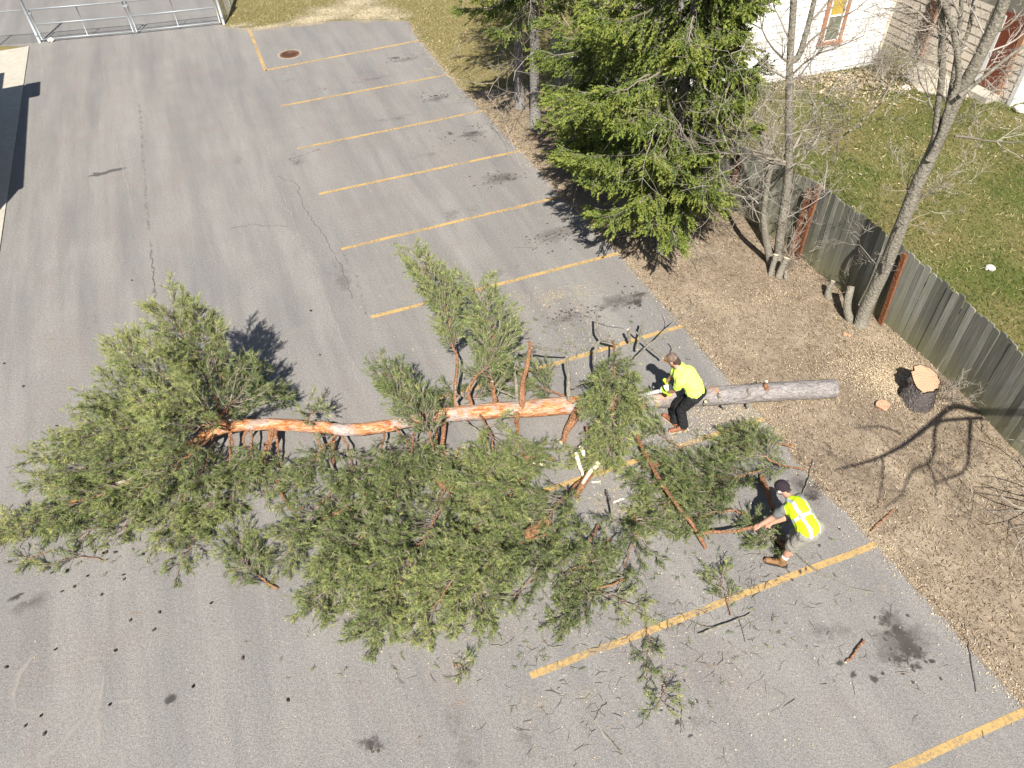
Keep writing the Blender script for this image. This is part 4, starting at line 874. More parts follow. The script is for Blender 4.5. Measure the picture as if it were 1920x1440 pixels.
limb('wood_chunk', [(1362,852,.1),(1370,856,.1)], .06, .05, 'pale yellow offcut lying among green boughs', 'wood_pale', cat='wood')
def rock(name, px, py, r_, lab, flat=.6, seed=0):
    rg = np.random.default_rng(seed); c = at(px, py); n = 9; mb = MB(); V = []; F = []
    for k, ph in enumerate(np.linspace(-.9, 1.5, 5)):
        th = np.arange(n)*2*np.pi/n; rr = r_*math.cos(ph)*(1+rg.normal(0, .1, n)); V.append(np.c_[c[0]+rr*np.cos(th), c[1]+rr*np.sin(th), np.full(n, r_*flat*(math.sin(ph)+.75))+rg.normal(0, .01, n)])
    F = [[k*n+i, k*n+(i+1) % n, (k+1)*n+(i+1) % n, (k+1)*n+i] for k in range(4) for i in range(n)]; mb.add(np.vstack(V), F+[list(range(4*n, 5*n))])
    tag(mb.build(name, MA['stone'], None, loc=(c[0], c[1], 0)), lab, 'stone')
rock('stone', 1855, 506, .11, 'white stone lying alone on the lawn', seed=1); rock('stone', 1697, 168, .13, 'pale stone beside the concrete pad and shrub', seed=2)
rock('stone', 1912, 210, .2, 'pale stone at the corner of the beige house', seed=3); rock('stone', 97, 78, .12, 'pale stone under the gate by the hinge post', seed=4)

# ================================================================== BARE TREES
def twig_tree(rg, seeds, mbt, depth=4, zcut=99):
    """seeds: list of (pos, dir, length, radius). Grows tapering branch tubes into mbt."""
    cur = seeds
    for lv in range(depth):
        nxt = []; Ps = []; Rs = []
        for (p, d, L, r_) in cur:
            n = 6 if lv < 2 else 4; pts = [np.array(p)]; dd = np.array(d)
            for k in range(n-1):
                dd = unit(dd+rg.normal(0, .16, 3)+np.array([0, 0, .05])); pts.append(pts[-1]+dd*L/(n-1))
            pts = np.array(pts); Ps.append(pts); Rs.append(np.linspace(r_, r_*.35, n))
            if lv < depth-1:
                for c in range(rg.integers(4, 7)):
                    k = rg.integers(1, n); q = pts[k]; t = unit(pts[k]-pts[k-1]); sd = unit(np.cross(t, rg.standard_normal(3)))
                    nxt.append((q, unit(t*.75+sd*rg.uniform(.5, 1.)), L*rg.uniform(.38, .68), max(.0034, r_*.45)))
        P = np.array(Ps); Rr = np.array(Rs)
        mbt.tubes(P, Rr, 6 if lv == 0 else (4 if lv == 1 else 3), np.clip(rg.normal(.5, .25, len(P)), 0, 1)); cur = nxt
def stems(root, paths, mat='greybark'):
    for pts, r0, r1 in paths:
        P = curve(pts, 24); MB().tube(P, np.linspace(r0, r1, 24), 12, True, np.full(24, .5), wob=.035).build('trunk', MA[mat], root, smooth=True)
rt_ = np.random.default_rng(5)
# twin stemmed tree by the fence
T1 = thing('bare_tree', (5.95, 13.1, 0), 'bare twin stemmed tree with cut stubs in front of the fence', 'tree')
def ay(l, Y): return [aty(a, b, Y) for a, b in l]
b0 = at(1447, 497); b1 = at(1458, 492)
sA = [b0-[0, 0, .05]]+ay([(1434,434),(1432,396),(1440,337),(1444,304),(1420,235),(1400,170)], b0[1]+.05)
sB = [b1-[0, 0, .05]]+ay([(1465,425),(1475,357),(1479,308),(1479,250),(1480,167),(1481,117),(1487,17),(1492,-80),(1500,-240)], b1[1])
sC = ay([(1481,117),(1497,105),(1512,60),(1527,0),(1545,-80)], b1[1])
stems(T1, [(sA, .085, .02), (sB, .10, .045), (sC, .06, .035)])
mbt = MB(); sd = []
Y1 = b1[1]
def br(px0, py0, px1, py1, r_, Y=Y1, dy=0., tree=None):
    a = aty(px0, py0, Y); b = aty(px1, py1, Y+dy); return (a, unit(b-a), np.linalg.norm(b-a), r_)
for q in [(1479,308,1420,275,.03,0),(1480,305,1380,270,.025,-.5),(1478,310,1290,272,.022,-.8),(1480,300,1350,235,.02,.3),(1481,300,1560,240,.028,.3),(1480,312,1545,285,.028,-.4),(1540,290,1710,180,.022,.2),(1482,290,1525,215,.03,.4),(1525,215,1535,120,.02,.3),(1525,215,1620,180,.02,.6),(1440,337,1405,230,.02,.2),(1440,320,1440,200,.02,-.3),(1442,310,1395,150,.018,.3),(1445,305,1330,180,.018,-.6),(1480,150,1400,90,.02,.2),(1482,120,1430,40,.025,-.2),(1484,80,1440,-40,.02,.3),(1482,160,1560,100,.02,-.3),(1485,140,1600,30,.02,.4),(1500,100,1620,-20,.02,.3),(1520,40,1600,-60,.02,.1),(1465,425,1500,370,.016,-.3),(1434,430,1405,370,.012,-.2),(1468,410,1545,360,.014,-.3),(1545,360,1570,250,.012,.1),(1435,400,1410,330,.012,.2),(1460,480,1520,410,.012,.15),(1500,440,1528,385,.01,0),(1570,300,1572,210,.012,.2)]:
    sd.append(br(*q[:5], dy=q[5]))
twig_tree(rt_, sd, mbt, 4); mbt.build('branches', MA['greytwig'], T1)
# leaning grey tree
T2 = thing('bare_tree', (*at(1613, 614)[:2], 0), 'leaning grey tree with many stems rising over the fence', 'tree')
c0 = at(1613, 612); Y2 = c0[1]
sA = [c0-[0, 0, .05]]+ay([(1622,580),(1650,522),(1677,455),(1702,390),(1725,335),(1752,278),(1778,220),(1800,175),(1835,110),(1868,40),(1890,-20),(1930,-120)], Y2+.1)
stems(T2, [(sA, .135, .075), (ay([(1735,318),(1752,262),(1757,215),(1766,140),(1768,70),(1763,0),(1760,-80)], Y2+.1), .06, .035), (ay([(1742,300),(1765,250),(1778,200),(1797,150),(1790,70),(1768,0),(1750,-70)], Y2), .055, .035),
           (ay([(1770,235),(1785,160),(1795,95),(1800,40),(1806,-40)], Y2+.35), .045, .03), (ay([(1795,110),(1815,60),(1825,10),(1835,-60)], Y2+.35), .035, .025), (ay([(1693,420),(1680,440),(1668,470),(1660,510)], Y2-.12), .03, .02),
           (ay([(1800,180),(1850,140),(1900,100),(1960,60)], Y2-.2), .035, .02)])
mbt = MB(); sd = []
for q in [(1790,255,1925,257,.022,-.2),(1757,215,1690,120,.02,.2),(1766,140,1710,40,.02,.3),(1768,60,1700,-20,.02,.1),(1778,220,1720,150,.015,-.2),(1800,175,1860,100,.022,.3),(1820,140,1920,110,.02,-.3),(1835,110,1910,30,.02,.3),(1860,60,1930,60,.02,.2),(1790,90,1730,10,.018,.2),(1700,395,1770,330,.014,.2),(1690,410,1780,330,.012,-.2),(1710,370,1680,300,.012,.3),(1690,420,1760,400,.010,.2),(1850,150,1900,190,.014,.4),(1810,160,1880,240,.012,.3),(1845,110,1770,60,.016,-.2),(1650,520,1640,440,.010,.2),(1800,30,1760,-40,.02,.1),(1825,10,1880,-50,.02,.2),(1850,70,1800,0,.016,.4)]:
    sd.append(br(*q[:5], Y=Y2+.1, dy=q[5]))
twig_tree(rt_, sd, mbt, 4); mbt.build('branches', MA['greytwig'], T2)
# tall tree off to the right whose limb shades the soil
B3 = np.array([10.9, 5.0, 0]); T3 = thing('bare_tree', B3, 'tall bare tree on the lawn throwing a branching shadow over soil', 'tree')
ct = .869
def shp(px, py, z): s_ = at(px, py); return s_+np.array([-.0174*ct*z, -ct*z, z])
trunk3 = [B3-[0, 0, .05], B3+[.05, .05, 1.5], B3+[-.05, .1, 3.2], B3+[.1, 0, 5.], B3+[.2, .2, 7.]]
stems(T3, [(trunk3, .2, .1), ([np.array(trunk3[2]), shp(1860,778,4.4), shp(1790,762,4.6), shp(1755,785,4.6), shp(1700,828,4.5), shp(1640,860,4.45), shp(1562,882,4.4)], .075, .014),
  ([shp(1840,784,4.45), shp(1800,786,4.6), shp(1755,795,4.7), shp(1748,845,4.8), shp(1735,868,4.8), shp(1705,885,4.8), shp(1688,925,4.7), shp(1655,952,4.7)], .038, .010),
  ([shp(1818,786,4.5), shp(1814,830,4.7), shp(1806,880,4.8), shp(1752,905,4.8)], .04, .012), ([shp(1735,868,4.8), shp(1748,900,4.8), shp(1752,940,4.8)], .025, .01), ([shp(1652,857,4.5), shp(1652,885,4.5), shp(1643,950,4.5)], .022, .008), ([shp(1685,812,4.5), shp(1650,800,4.5), shp(1600,802,4.5)], .02, .008)])
mbt = MB(); sd = []
for z, L, r_ in [(3.2, 2.5, .05), (3.8, 2.4, .05), (4.5, 2.6, .05), (5.2, 2.4, .05), (6, 2., .05), (6.6, 2, .05), (7, 1.8, .05)]:
    a = rt_.uniform(-1.2, 1.6); p = np.array([np.interp(z, [0, 1.5, 3.2, 5, 7], [q[k] for q in trunk3]) for k in range(3)]); sd.append((p, unit([math.cos(a), math.sin(a), .6]), L, r_))
twig_tree(rt_, sd, mbt, 3)
sd = []
for px, py, z in [(1700,828,4.5),(1640,860,4.45),(1735,868,4.8),(1690,920,4.8),(1806,880,4.8),(1600,872,4.42),(1670,845,4.5),(1750,840,4.8),(1812,840,4.7),(1720,878,4.8),(1770,900,4.8),(1760,790,4.6)]:
    p = shp(px, py, z); sd.append((p, unit([rt_.normal(), rt_.normal()-.4, .1]), .8, .008))
twig_tree(rt_, sd, mbt, 3); mbt.build('branches', MA['greytwig'], T3)
# pale dead twigs reaching in over the soil
p0 = np.array([at(1990, 880, 1.2), at(1985, 960, 1.3), at(1980, 1010, 1.0)])
DB = thing('dead_shrub', (*at(2030, 960)[:2], 0), 'pale dead shrub twigs beside the fence end', 'shrub')
bp = at(2030, 960); mbt = MB(); sd = []
for px, py, z in [(1900,902,.9),(1890,990,.6),(1905,940,.8),(1860,970,.3),(1930,870,1.1),(1960,960,1.2)]:
    q = at(px, py, z); sd.append((bp, unit(q-bp), np.linalg.norm(q-bp), .016))
twig_tree(rt_, sd, mbt, 3); mbt.build('branches', MA['greytwig'], DB)
# shrubs and sprouts
def shrub(px, py, h, n, lab, spread=.5, r_=.008, depth=3, name='dry_shrub', mat='greytwig', tint=None):
    b = at(px, py); t = thing(name, (*b[:2], 0), lab, 'shrub'); sd = []
    for i in range(n):
        a = rt_.uniform(0, 2*np.pi); sd.append((b+np.array([rt_.normal(0, .15*spread), rt_.normal(0, .15*spread), -.02]), unit([math.cos(a)*spread, math.sin(a)*spread, 1]), h*rt_.uniform(.6, 1.1), r_))
    mbt = MB(); twig_tree(rt_, sd, mbt, depth); mbt.build('branches', MA[mat], t)
shrub(1650, 135, 1.5, 12, 'leafless tan shrub at the white house corner', .8, .012, 3)
shrub(1685, 150, 1.3, 8, 'leafless shrub by the dark shutter board', .7, .010, 4)
shrub(1768, 755, .7, 7, 'thin bare sprouts between stump and fence', .5, .005)
shrub(1745, 740, .55, 5, 'short bare sprouts behind the stump', .4, .006, 2)
shrub(1572, 552, .5, 6, 'thin bare sprouts around the short split stub', .6, .004, 2)
shrub(1470, 500, .7, 6, 'thin bare sprouts around the twin tree foot', .5, .005, 3)
shrub(1430, 310, 1.2, 8, 'leafless thicket behind the plank fence', .6, .008, 3)
shrub(1400, 190, 1.0, 6, 'small leafless shrub on the lawn near white house', .7, .008, 3)

# ================================================================== SPRUCES
def spruce_crown(rg, base, H, z0, rad, whorl=.34, per=6, dens=1., zfine=6.2, tintc=.5, arc=None, bias=0.):
    """returns (limb MB, needle MB); rad(z) crown radius"""
    wood = MB(); nd = MB(); z = z0; LPs = []; LRs = []
    while z < H-.3:
        fine = z < zfine; k = per if fine else 5
        for j in range(k):
            a = rg.uniform(0, 2*np.pi) if arc is None else rg.uniform(*arc)
            L = rad(z)*rg.uniform(.65, 1.15)*(1-bias*math.cos(a)); zz = z+rg.uniform(-.15, .15); n = 9; uu = np.linspace(0, 1, n)
            hd = np.array([math.cos(a), math.sin(a), 0]); sag = rg.uniform(.14, .34)
            P = base+np.array([0, 0, zz])+hd*(uu*L)[:, None]; P[:, 2] += -sag*L*np.sin(uu*np.pi*.62)+.10*L*uu**3+(L*.12 if not fine else 0); P[:, 2] = np.maximum(P[:, 2], .1)
            P[1:] += rg.normal(0, .02, (n-1, 3)); LPs.append(P); LRs.append(np.linspace(.010+.009*L, .004, n))
            sp_ = .036/dens if fine else .13; m = int(L*.9/sp_)
            if m < 3: continue
            t = np.sort(rg.uniform(.12, 1., m)); f = t*(n-1); i = np.minimum(f.astype(int), n-2); fr = (f-i)[:, None]; S0 = P[i]*(1-fr)+P[i+1]*fr; T = unit(P[i+1]-P[i])
            Sd = unit(np.cross(T, [0, 0, 1.])); side = np.where(rg.random(m) < .5, 1., -1.)[:, None]; an = rg.uniform(.5, 1.15, (m, 1))
            D = T*np.cos(an)+Sd*side*np.sin(an); LL = (.20+.34*L*.42*np.clip(1.15-t, 0, 1))*rg.uniform(.6, 1.2, m)
            if not fine: LL *= 1.25
            q = 4 if fine else 2
            for s_ in range(q):
                u = (s_+rg.uniform(.1, .9, m))/q; l = LL*u
                pos = S0+D*l[:, None]; droop = rg.uniform(.25, .9, m)*l; pos[:, 2] -= droop
                d = unit(D*.7+T*.45+np.array([0, 0, -.75])*rg.uniform(.2, 1.2, (m, 1))+rg.normal(0, .25, (m, 3)))
                tt = np.clip(tintc+.25*(t-.5)+.45*(u-.5)+rg.normal(0, .11, m)+rg.normal(0, .13), 0, 1); sc = rg.uniform(.15, .27, m)*(1. if fine else 1.5)
                stamp_mix(nd, SPRU, pos, d, sc, tt, rg)
            st_ = np.stack([S0, S0+D*(LL*.5)[:, None]-np.array([0, 0, .2])*LL[:, None], S0+D*LL[:, None]-np.array([0, 0, .6])*LL[:, None]], 1)
            wood.tubes(st_[:, ::2], np.tile([[.005, .002]], (m, 1)), 3, np.full(m, .35))
        z += whorl if fine else .5
    wood.tubes(np.array(LPs), np.array(LRs)*.8, 5, np.clip(rg.normal(.3, .25, len(LPs)), 0, 1))
    return wood, nd
def spruce(px, py, H, r0, z0, rad, lab, seed, dens=1., per=6, whorl=.34, tintc=.5, zfine=6.2, dead=0, pre=None, bias=0.):
    rg = np.random.default_rng(seed); b = at(px, py) if pre is None else pre; t = thing('spruce_tree', (*b[:2], 0), lab, 'tree')
    zz = np.linspace(0, H, 18); P = b+np.c_[rg.normal(0, .015, 18), rg.normal(0, .015, 18), zz]; P[0, 2] = -.06
    rr = r0*(1-zz/H)**.8+.01; rr[0] *= 1.25
    MB().tube(P, rr, 12, True, np.full(18, .5), wob=.04).build('trunk', MA['sprucebark'], t, smooth=True)
    w, nd = spruce_crown(rg, b, H, z0, rad, whorl, per, dens, zfine, tintc, None, bias)
    w.build('limbs', MA['greytwig'], t); nd.build('crown', MA['spruce'], t)
    if dead:
        sd = []
        for i in range(dead):
            a = rg.uniform(-2.6, -.4); z = rg.uniform(1, 5); sd.append((b+np.array([0, 0, z]), unit([math.cos(a), math.sin(a), -.1]), rg.uniform(1.2, 2.6), .014))
        mbt = MB(); twig_tree(rg, sd, mbt, 3); mbt.build('dead_branches', MA['greytwig'], t)
    return t
spruce(1240, 472, 13., .11, 1.7, lambda z: np.interp(z, [0, 1.2, 4, 13], [1.45, 1.7, 1.7, .1]), 'dense green spruce with low boughs at the edge of the lot', 31, 1.2, 8, .30, .60, dead=9, bias=.30)
spruce(1003, 242, 14., .13, 3.7, lambda z: np.interp(z, [0, 3, 6, 14], [1.0, 1.7, 2.4, .1]), 'tall spruce with bare grey lower trunk beside the lot edge', 32, .75, 5, .45, .46, zfine=5.6, dead=5)
spruce(975, 204, 13., .12, 3.0, lambda z: np.interp(z, [0, 3, 6, 13], [.9, 1.3, 2.2, .1]), 'spruce with thin yellowish crown behind the tall bare trunked one', 33, .55, 3, .55, .75, zfine=5.2, dead=8)
spruce(0, 0, 11., .12, .35, lambda z: np.interp(z, [0, 2, 11], [1.7, 1.6, .1]), 'shade tinted dark spruce with skirt to the ground at the grass top', 34, .65, 6, .4, .08, zfine=2.6, pre=at(925, -22))  # low needle tint puts the black shade into the crown colour
spruce(0, 0, 12., .12, 1.2, lambda z: np.interp(z, [0, 1.2, 4, 12], [1.0, 1.3, 1.6, .1]), 'spruce rising between the white house and the lot', 35, .8, 6, .38, .55, zfine=4.5, pre=np.array([2.55, 17.0, 0]), dead=4)

# ================================================================== GROUND LITTER (uncountable)
def flakes(name, xy, z, lmin, lmax, wfrac, mat, label, cat, tint=None, tilt=.35, rg=None, up=0., parent=None):
    rg = rg or np.random.default_rng(len(xy)); m = len(xy); l = rg.uniform(lmin, lmax, m); w = l*rg.uniform(wfrac*.5, wfrac*1.4, m); a = rg.uniform(0, 2*np.pi, m)
    d = np.c_[np.cos(a), np.sin(a), np.abs(rg.normal(up, tilt, m))]; d = unit(d); sdv_ = unit(np.cross(d, [0, 0, 1.])+rg.normal(0, tilt, (m, 3)))
    p = np.c_[xy, z+rg.uniform(0, .008, m)]
    V = np.stack([p-sdv_*w[:, None]/2, p+sdv_*w[:, None]/2, p+sdv_*w[:, None]*.35+d*l[:, None], p-sdv_*w[:, None]*.35+d*l[:, None]], 1); V[..., 2] = np.maximum(V[..., 2], np.broadcast_to(z, (m,))[:, None])
    t = rg.random(m) if tint is None else tint
    o = MB().add(V.reshape(-1, 3), np.arange(m*4).reshape(-1, 4), np.repeat(t, 4)).build(name, MA[mat], parent, 'stuff')
    if parent is None: tag(o, label, cat)
    return o
def along_edge(n, spread, bias, rg, y0=2, y1=30):
    E_ = EDGE; d = np.r_[0, np.cumsum(np.linalg.norm(np.diff(E_, axis=0), axis=1))]; s_ = rg.uniform(0, d[-1], n)
    p = np.c_[np.interp(s_, d, E_[:, 0]), np.interp(s_, d, E_[:, 1])]; return p+np.array([.93, .37])*(rg.normal(bias, spread, (n, 1)))
rl = np.random.default_rng(99)
fx = resample2(FEN, 60); ex = resample2(dA, 60); vpoly = np.vstack([ex, fx[::-1]]); vpoly = vpoly[vpoly[:, 1] > 2.5]
def soilz(xy, dz=.008):
    d_ = np.min(np.linalg.norm(xy[:, None]-resample2(EDGE, 120)[None], axis=2), 1) if len(xy) < 70000 else np.ones(len(xy))
    h = .004+np.minimum(d_*1.4, 1)*.022*(1.1+sm(xy[:, 0]*1.3, xy[:, 1]*1.3)); return np.where(inpoly(xy, vpoly), h+dz, .008)
xy = sample(vpoly, 52000, rl); tt = np.clip(rl.beta(1.6, 1.8, len(xy))*.95-.16*sm(xy[:, 0]*1.1, xy[:, 1]*1.1), 0, .95)
flakes('dry_litter', xy, soilz(xy, .016), .02, .06, .22, 'litter', 'dry leaves, needles and chips strewn over bare soil', 'litter', tt, .4, rl)
xy = np.vstack([along_edge(13000, .085, .05, rl), along_edge(6000, .3, .22, rl)])
flakes('edge_chips', xy, soilz(xy, .008), .008, .024, .6, 'chips', 'pale wood chips along the edge of the asphalt', 'wood chips', None, .3, rl)
def cloud(c, n, sx, sy): return g2(*c)+rl.normal(0, 1, (n, 2))*np.array([sx, sy])
xy = np.vstack([cloud((1640,650),1500,.5,.35),cloud((1690,725),7000,.32,.28),cloud((1655,700),4000,.5,.3),cloud((1450,560),900,.45,.3),cloud((1520,505),500,.3,.2),cloud((1340,785),2000,.5,.3),cloud((1380,755),900,.4,.3),cloud((1150,930),420,.4,.3),cloud((1030,560),700,.7,.25),cloud((1100,640),420,.5,.4),cloud((1450,770),700,.8,.3),cloud((1260,830),500,.5,.3),cloud((1590,690),900,.6,.3)])
flakes('sawdust', xy, soilz(xy, .026), .010, .024, .6, 'chips', 'fresh pale sawdust around the stump and cut trunk', 'sawdust', None, .3, rl)
lotv = np.vstack([EJ[(EJ[:, 1] > 3)], [(6.5, 3), (-7, 3.2), (-12, 15), (-16.8, 28), (-3.3, 28.9)]])
xy = np.vstack([sample(lotv, 1500, rl), cloud((1300,1150),900,1.6,1.2), cloud((900,1150),600,2.,.8), cloud((1050,640),700,1.5,.8)])
xy = xy[inpoly(xy, lotv)]
flakes('asphalt_grit', xy, .006, .008, .022, .7, 'chips', 'scattered pale chips and grit on the asphalt', 'grit', None, .2, rl)
# fine twig litter on the asphalt
def twig_litter(name, xy, lmin, lmax, label, z=.012):
    m = len(xy); a = rl.uniform(0, 2*np.pi, m); l = rl.uniform(lmin, lmax, m); d = np.c_[np.cos(a), np.sin(a)]*l[:, None]; bend = np.c_[-d[:, 1], d[:, 0]]*rl.normal(0, .25, (m, 1))
    P = np.stack([np.c_[xy-d/2, np.full(m, z)], np.c_[xy+bend, np.full(m, z+.01)], np.c_[xy+d/2, np.full(m, z)]], 1); r_ = rl.uniform(.002, .0045, m)
    mb = MB().tubes(P, np.stack([r_, r_, r_*.6], 1), 3, rl.random(m)*.6)
    k = rl.random(m) < .5; P2 = np.stack([P[k, 1], P[k, 1]+np.c_[d[k]*.35+bend[k]*1.6, np.full(k.sum(), .0)]], 1); mb.tubes(P2, np.tile([[.002, .0015]], (len(P2), 1)), 3, rl.random(len(P2))*.6)
    tag(mb.build(name, MA['twigbark'], None, 'stuff'), label, 'twigs')
xy = np.vstack([cloud((1300,1150),130,1.3,.9), cloud((1100,1180),70,1.2,.5), cloud((1400,1080),60,.5,.3), cloud((1050,660),70,.9,.5), cloud((1250,850),110,.7,.4), cloud((400,1020),50,1.3,.4), cloud((1500,1250),30,.9,.5), cloud((1050,1330),25,1.,.3), cloud((1500,700),30,1.2,.8)])
twig_litter('twig_litter', xy, .05, .22, 'dark broken twigs scattered over the asphalt')
# needle scraps
xy = np.vstack([cloud((1250,1100),120,1.2,.8), cloud((300,1030),60,1.2,.3), cloud((1060,640),60,.9,.4), cloud((1270,850),120,.6,.35), cloud((850,1220),40,1.5,.2)])
mb = MB(); m = len(xy); stamp_mix(mb, PINE, np.c_[xy, np.full(m, .03)], np.c_[rl.normal(0, 1, (m, 2)), np.full(m, .2)], rl.uniform(.06, .12, m), np.clip(rl.normal(.45, .15, m), 0, 1), rl)
tag(mb.build('needle_scraps', MA['needle'], None, 'stuff'), 'loose green needle scraps on the asphalt', 'needles')
# lawn and verge grass
lp = sample(np.array([(3.5, 20), (8.7, 7.6), (10, 7), (17.5, 20), (15, 25), (3.5, 24)]), 100000, rl); lp = lp[inpoly(lp, lawn_poly)]
nz = sm(lp[:, 0]*.8, lp[:, 1]*.8); tt = np.clip(.52-.24*nz+rl.normal(0, .26, len(lp)), 0, 1)
flakes('lawn_grass', lp, .006, .04, .10, .16, 'blades', 'short patchy green and straw grass of the lawn', 'grass', tt, .5, rl, .6)
vp = np.array([g2(*p) for p in [(425,50),(480,56),(560,48),(640,38),(765,38),(800,85),(905,205),(985,290),(1060,300),(1080,-60),(400,-60)]])
xy = sample(vp, 46000, rl); nz = sm(xy[:, 0]*.7, xy[:, 1]*.7); tt = np.clip(.80-.10*nz+rl.normal(0, .2, len(xy)), 0, 1)
flakes('verge_grass', xy, -.006, .04, .10, .16, 'blades', 'dry straw coloured grass on the verge above the lot', 'grass', tt, .5, rl, .5)
xy = np.vstack([cloud((1500,150),1800,1.8,.35), cloud((1620,160),1500,.9,.6), cloud((1700,240),500,3,1.5)]); 
flakes('fallen_leaves', xy, .03, .04, .09, .6, 'litter', 'dry tan fallen leaves along the white house foot', 'leaves', np.clip(rl.normal(.7, .15, len(xy)), 0, 1), .5, rl)

# pine cones on the asphalt
CN = [(13,1253),(48,1363),(78,1343),(84,1378),(207,1322),(289,1183),(217,1221),(105,1219),(140,1102),(116,1111),(191,1117),(233,1079),(233,1088),(165,1081),(127,1070),(125,1073),(97,1076),(19,1054),(195,1038),(200,1037),(217,1037),(224,1008),(237,988),(222,978),(215,973),(196,975),(290,985),(396,985),(386,1015),(378,1031),(269,1040),(397,1132),(456,1236),(540,1314),(363,1288),(248,527),(281,573),(227,701),(107,800),(158,801),(44,726),(66,832),(8,683),(527,642),(583,584),(600,667),(418,641),(174,976),(300,1150),(245,1165)]
def cone_mesh():
    mb = MB(); n = 8
    for k in range(6):
        q = k/5; r_ = .026*math.sin(np.pi*(.15+.78*q))+.004; th = np.arange(n)*2*np.pi/n+(k % 2)*.4
        V = np.vstack([np.c_[np.full(n, -.035+.07*q), np.cos(th)*r_*.55, np.sin(th)*r_*.55], np.c_[np.full(n, -.035+.07*q+.013), np.cos(th)*r_, np.sin(th)*r_]])
        mb.add(V, [[i, (i+1) % n, (i+1) % n+n, i+n] for i in range(n)]+[list(range(n))[::-1]])
    o = mb.build('pine_cone', MA['cone']); me = o.data; bpy.data.objects.remove(o); return me
CME = cone_mesh()
for i, (a, b) in enumerate(CN):
    p = at(a, b); o = bpy.data.objects.new('pine_cone', CME); COL.objects.link(o); o.location = (p[0], p[1], .026); o.rotation_euler = (0, rng.normal(0, .1), rng.uniform(0, 6)); k = rng.uniform(.5, .75); o.scale = (k, k, k)
    tag(o, 'dark pine cone lying on the open asphalt', 'pine cone', 'pine cones scattered on the asphalt')

# ================================================================== PEOPLE
def sphere(mb, c, r_, R3=None, n=12, k=8):
    r_ = np.broadcast_to(np.asarray(r_, float), (3,)); th = np.arange(n)*2*np.pi/n; V = [[0, 0, -1]]
    for ph in np.linspace(-np.pi/2, np.pi/2, k+1)[1:-1]: V += [[math.cos(ph)*math.cos(t), math.cos(ph)*math.sin(t), math.sin(ph)] for t in th]
    V += [[0, 0, 1]]; V = np.array(V)*r_
    if R3 is not None: V = V@np.asarray(R3).T
    F = [[0, 1+(i+1) % n, 1+i] for i in range(n)]; m = k-1
    F += [[1+a*n+i, 1+a*n+(i+1) % n, 1+(a+1)*n+(i+1) % n, 1+(a+1)*n+i] for a in range(m-1) for i in range(n)]
    F += [[1+(m-1)*n+i, 1+(m-1)*n+(i+1) % n, 1+m*n] for i in range(n)]
    mb.add(V+np.asarray(c), F)
def caps(mb, a, b, ra, rb_, n=12):
    a = np.asarray(a, float); b = np.asarray(b, float); sphere(mb, a, ra, n=n); sphere(mb, b, rb_, n=n)
    if np.linalg.norm(b-a) > 1e-4: mb.tube([a, a*.5+b*.5, b], [ra, (ra+rb_)/2, rb_], n, True)
def remesh(mb, name, mat, parent, vox=.012, sm_it=4, wr=0., fq=22.):
    o = mb.build(name, mat, parent); md = o.modifiers.new('r', 'REMESH'); md.mode = 'VOXEL'; md.voxel_size = vox; md.use_smooth_shade = True
    m2 = o.modifiers.new('s', 'SMOOTH'); m2.factor = .5; m2.iterations = sm_it
    dg = bpy.context.evaluated_depsgraph_get(); me = bpy.data.meshes.new_from_object(o.evaluated_get(dg)); o.modifiers.clear(); o.data = me
    if wr:
        n = len(me.vertices); co = np.zeros(n*3); me.vertices.foreach_get('co', co); co = co.reshape(-1, 3); no = np.zeros(n*3); me.vertices.foreach_get('normal', no); no = no.reshape(-1, 3)
        x, y, z = (co*fq).T; h = np.sin(x*1.1+1.7*np.sin(y*.6+z*.5))+np.sin(z*1.3-y*.9+1.3*np.sin(x*.7))+.6*np.sin(2.3*x-1.9*z+y)
        co = co+no*(wr*(1-np.abs(h)/1.4))[:, None]; me.vertices.foreach_set('co', co.ravel()); me.update()
    me.materials.clear(); me.materials.append(mat); return o
def frame(f, upv):
    f = unit(f); r_ = unit(np.cross(f, upv)); u_ = np.cross(r_, f); return np.stack([f, -r_, u_], 1)   # columns: forward, left, up
def head(mb, c, Fm, s=1.):
    f, l, u_ = Fm.T
    sphere(mb, c+u_*.02, (.098*s, .077*s, .105*s), Fm, 16, 12); sphere(mb, c+f*.03-u_*.055, (.062*s, .056*s, .06*s), Fm)
    caps(mb, c+f*.088+u_*.012, c+f*.108-u_*.022, .010, .015, 8)          # nose
    for q in (-1, 1): sphere(mb, c+l*q*.078-u_*.005-f*.005, (.022, .012, .032), Fm, 8, 6); sphere(mb, c+f*.084+l*q*.032+u_*.018, (.010, .014, .007), Fm, 8, 6); sphere(mb, c+f*.078+l*q*.03+u_*.035, (.014, .022, .008), Fm, 8, 6)
    caps(mb, c+f*.086-u_*.048+l*.02, c+f*.086-u_*.048-l*.02, .009, .009, 8)
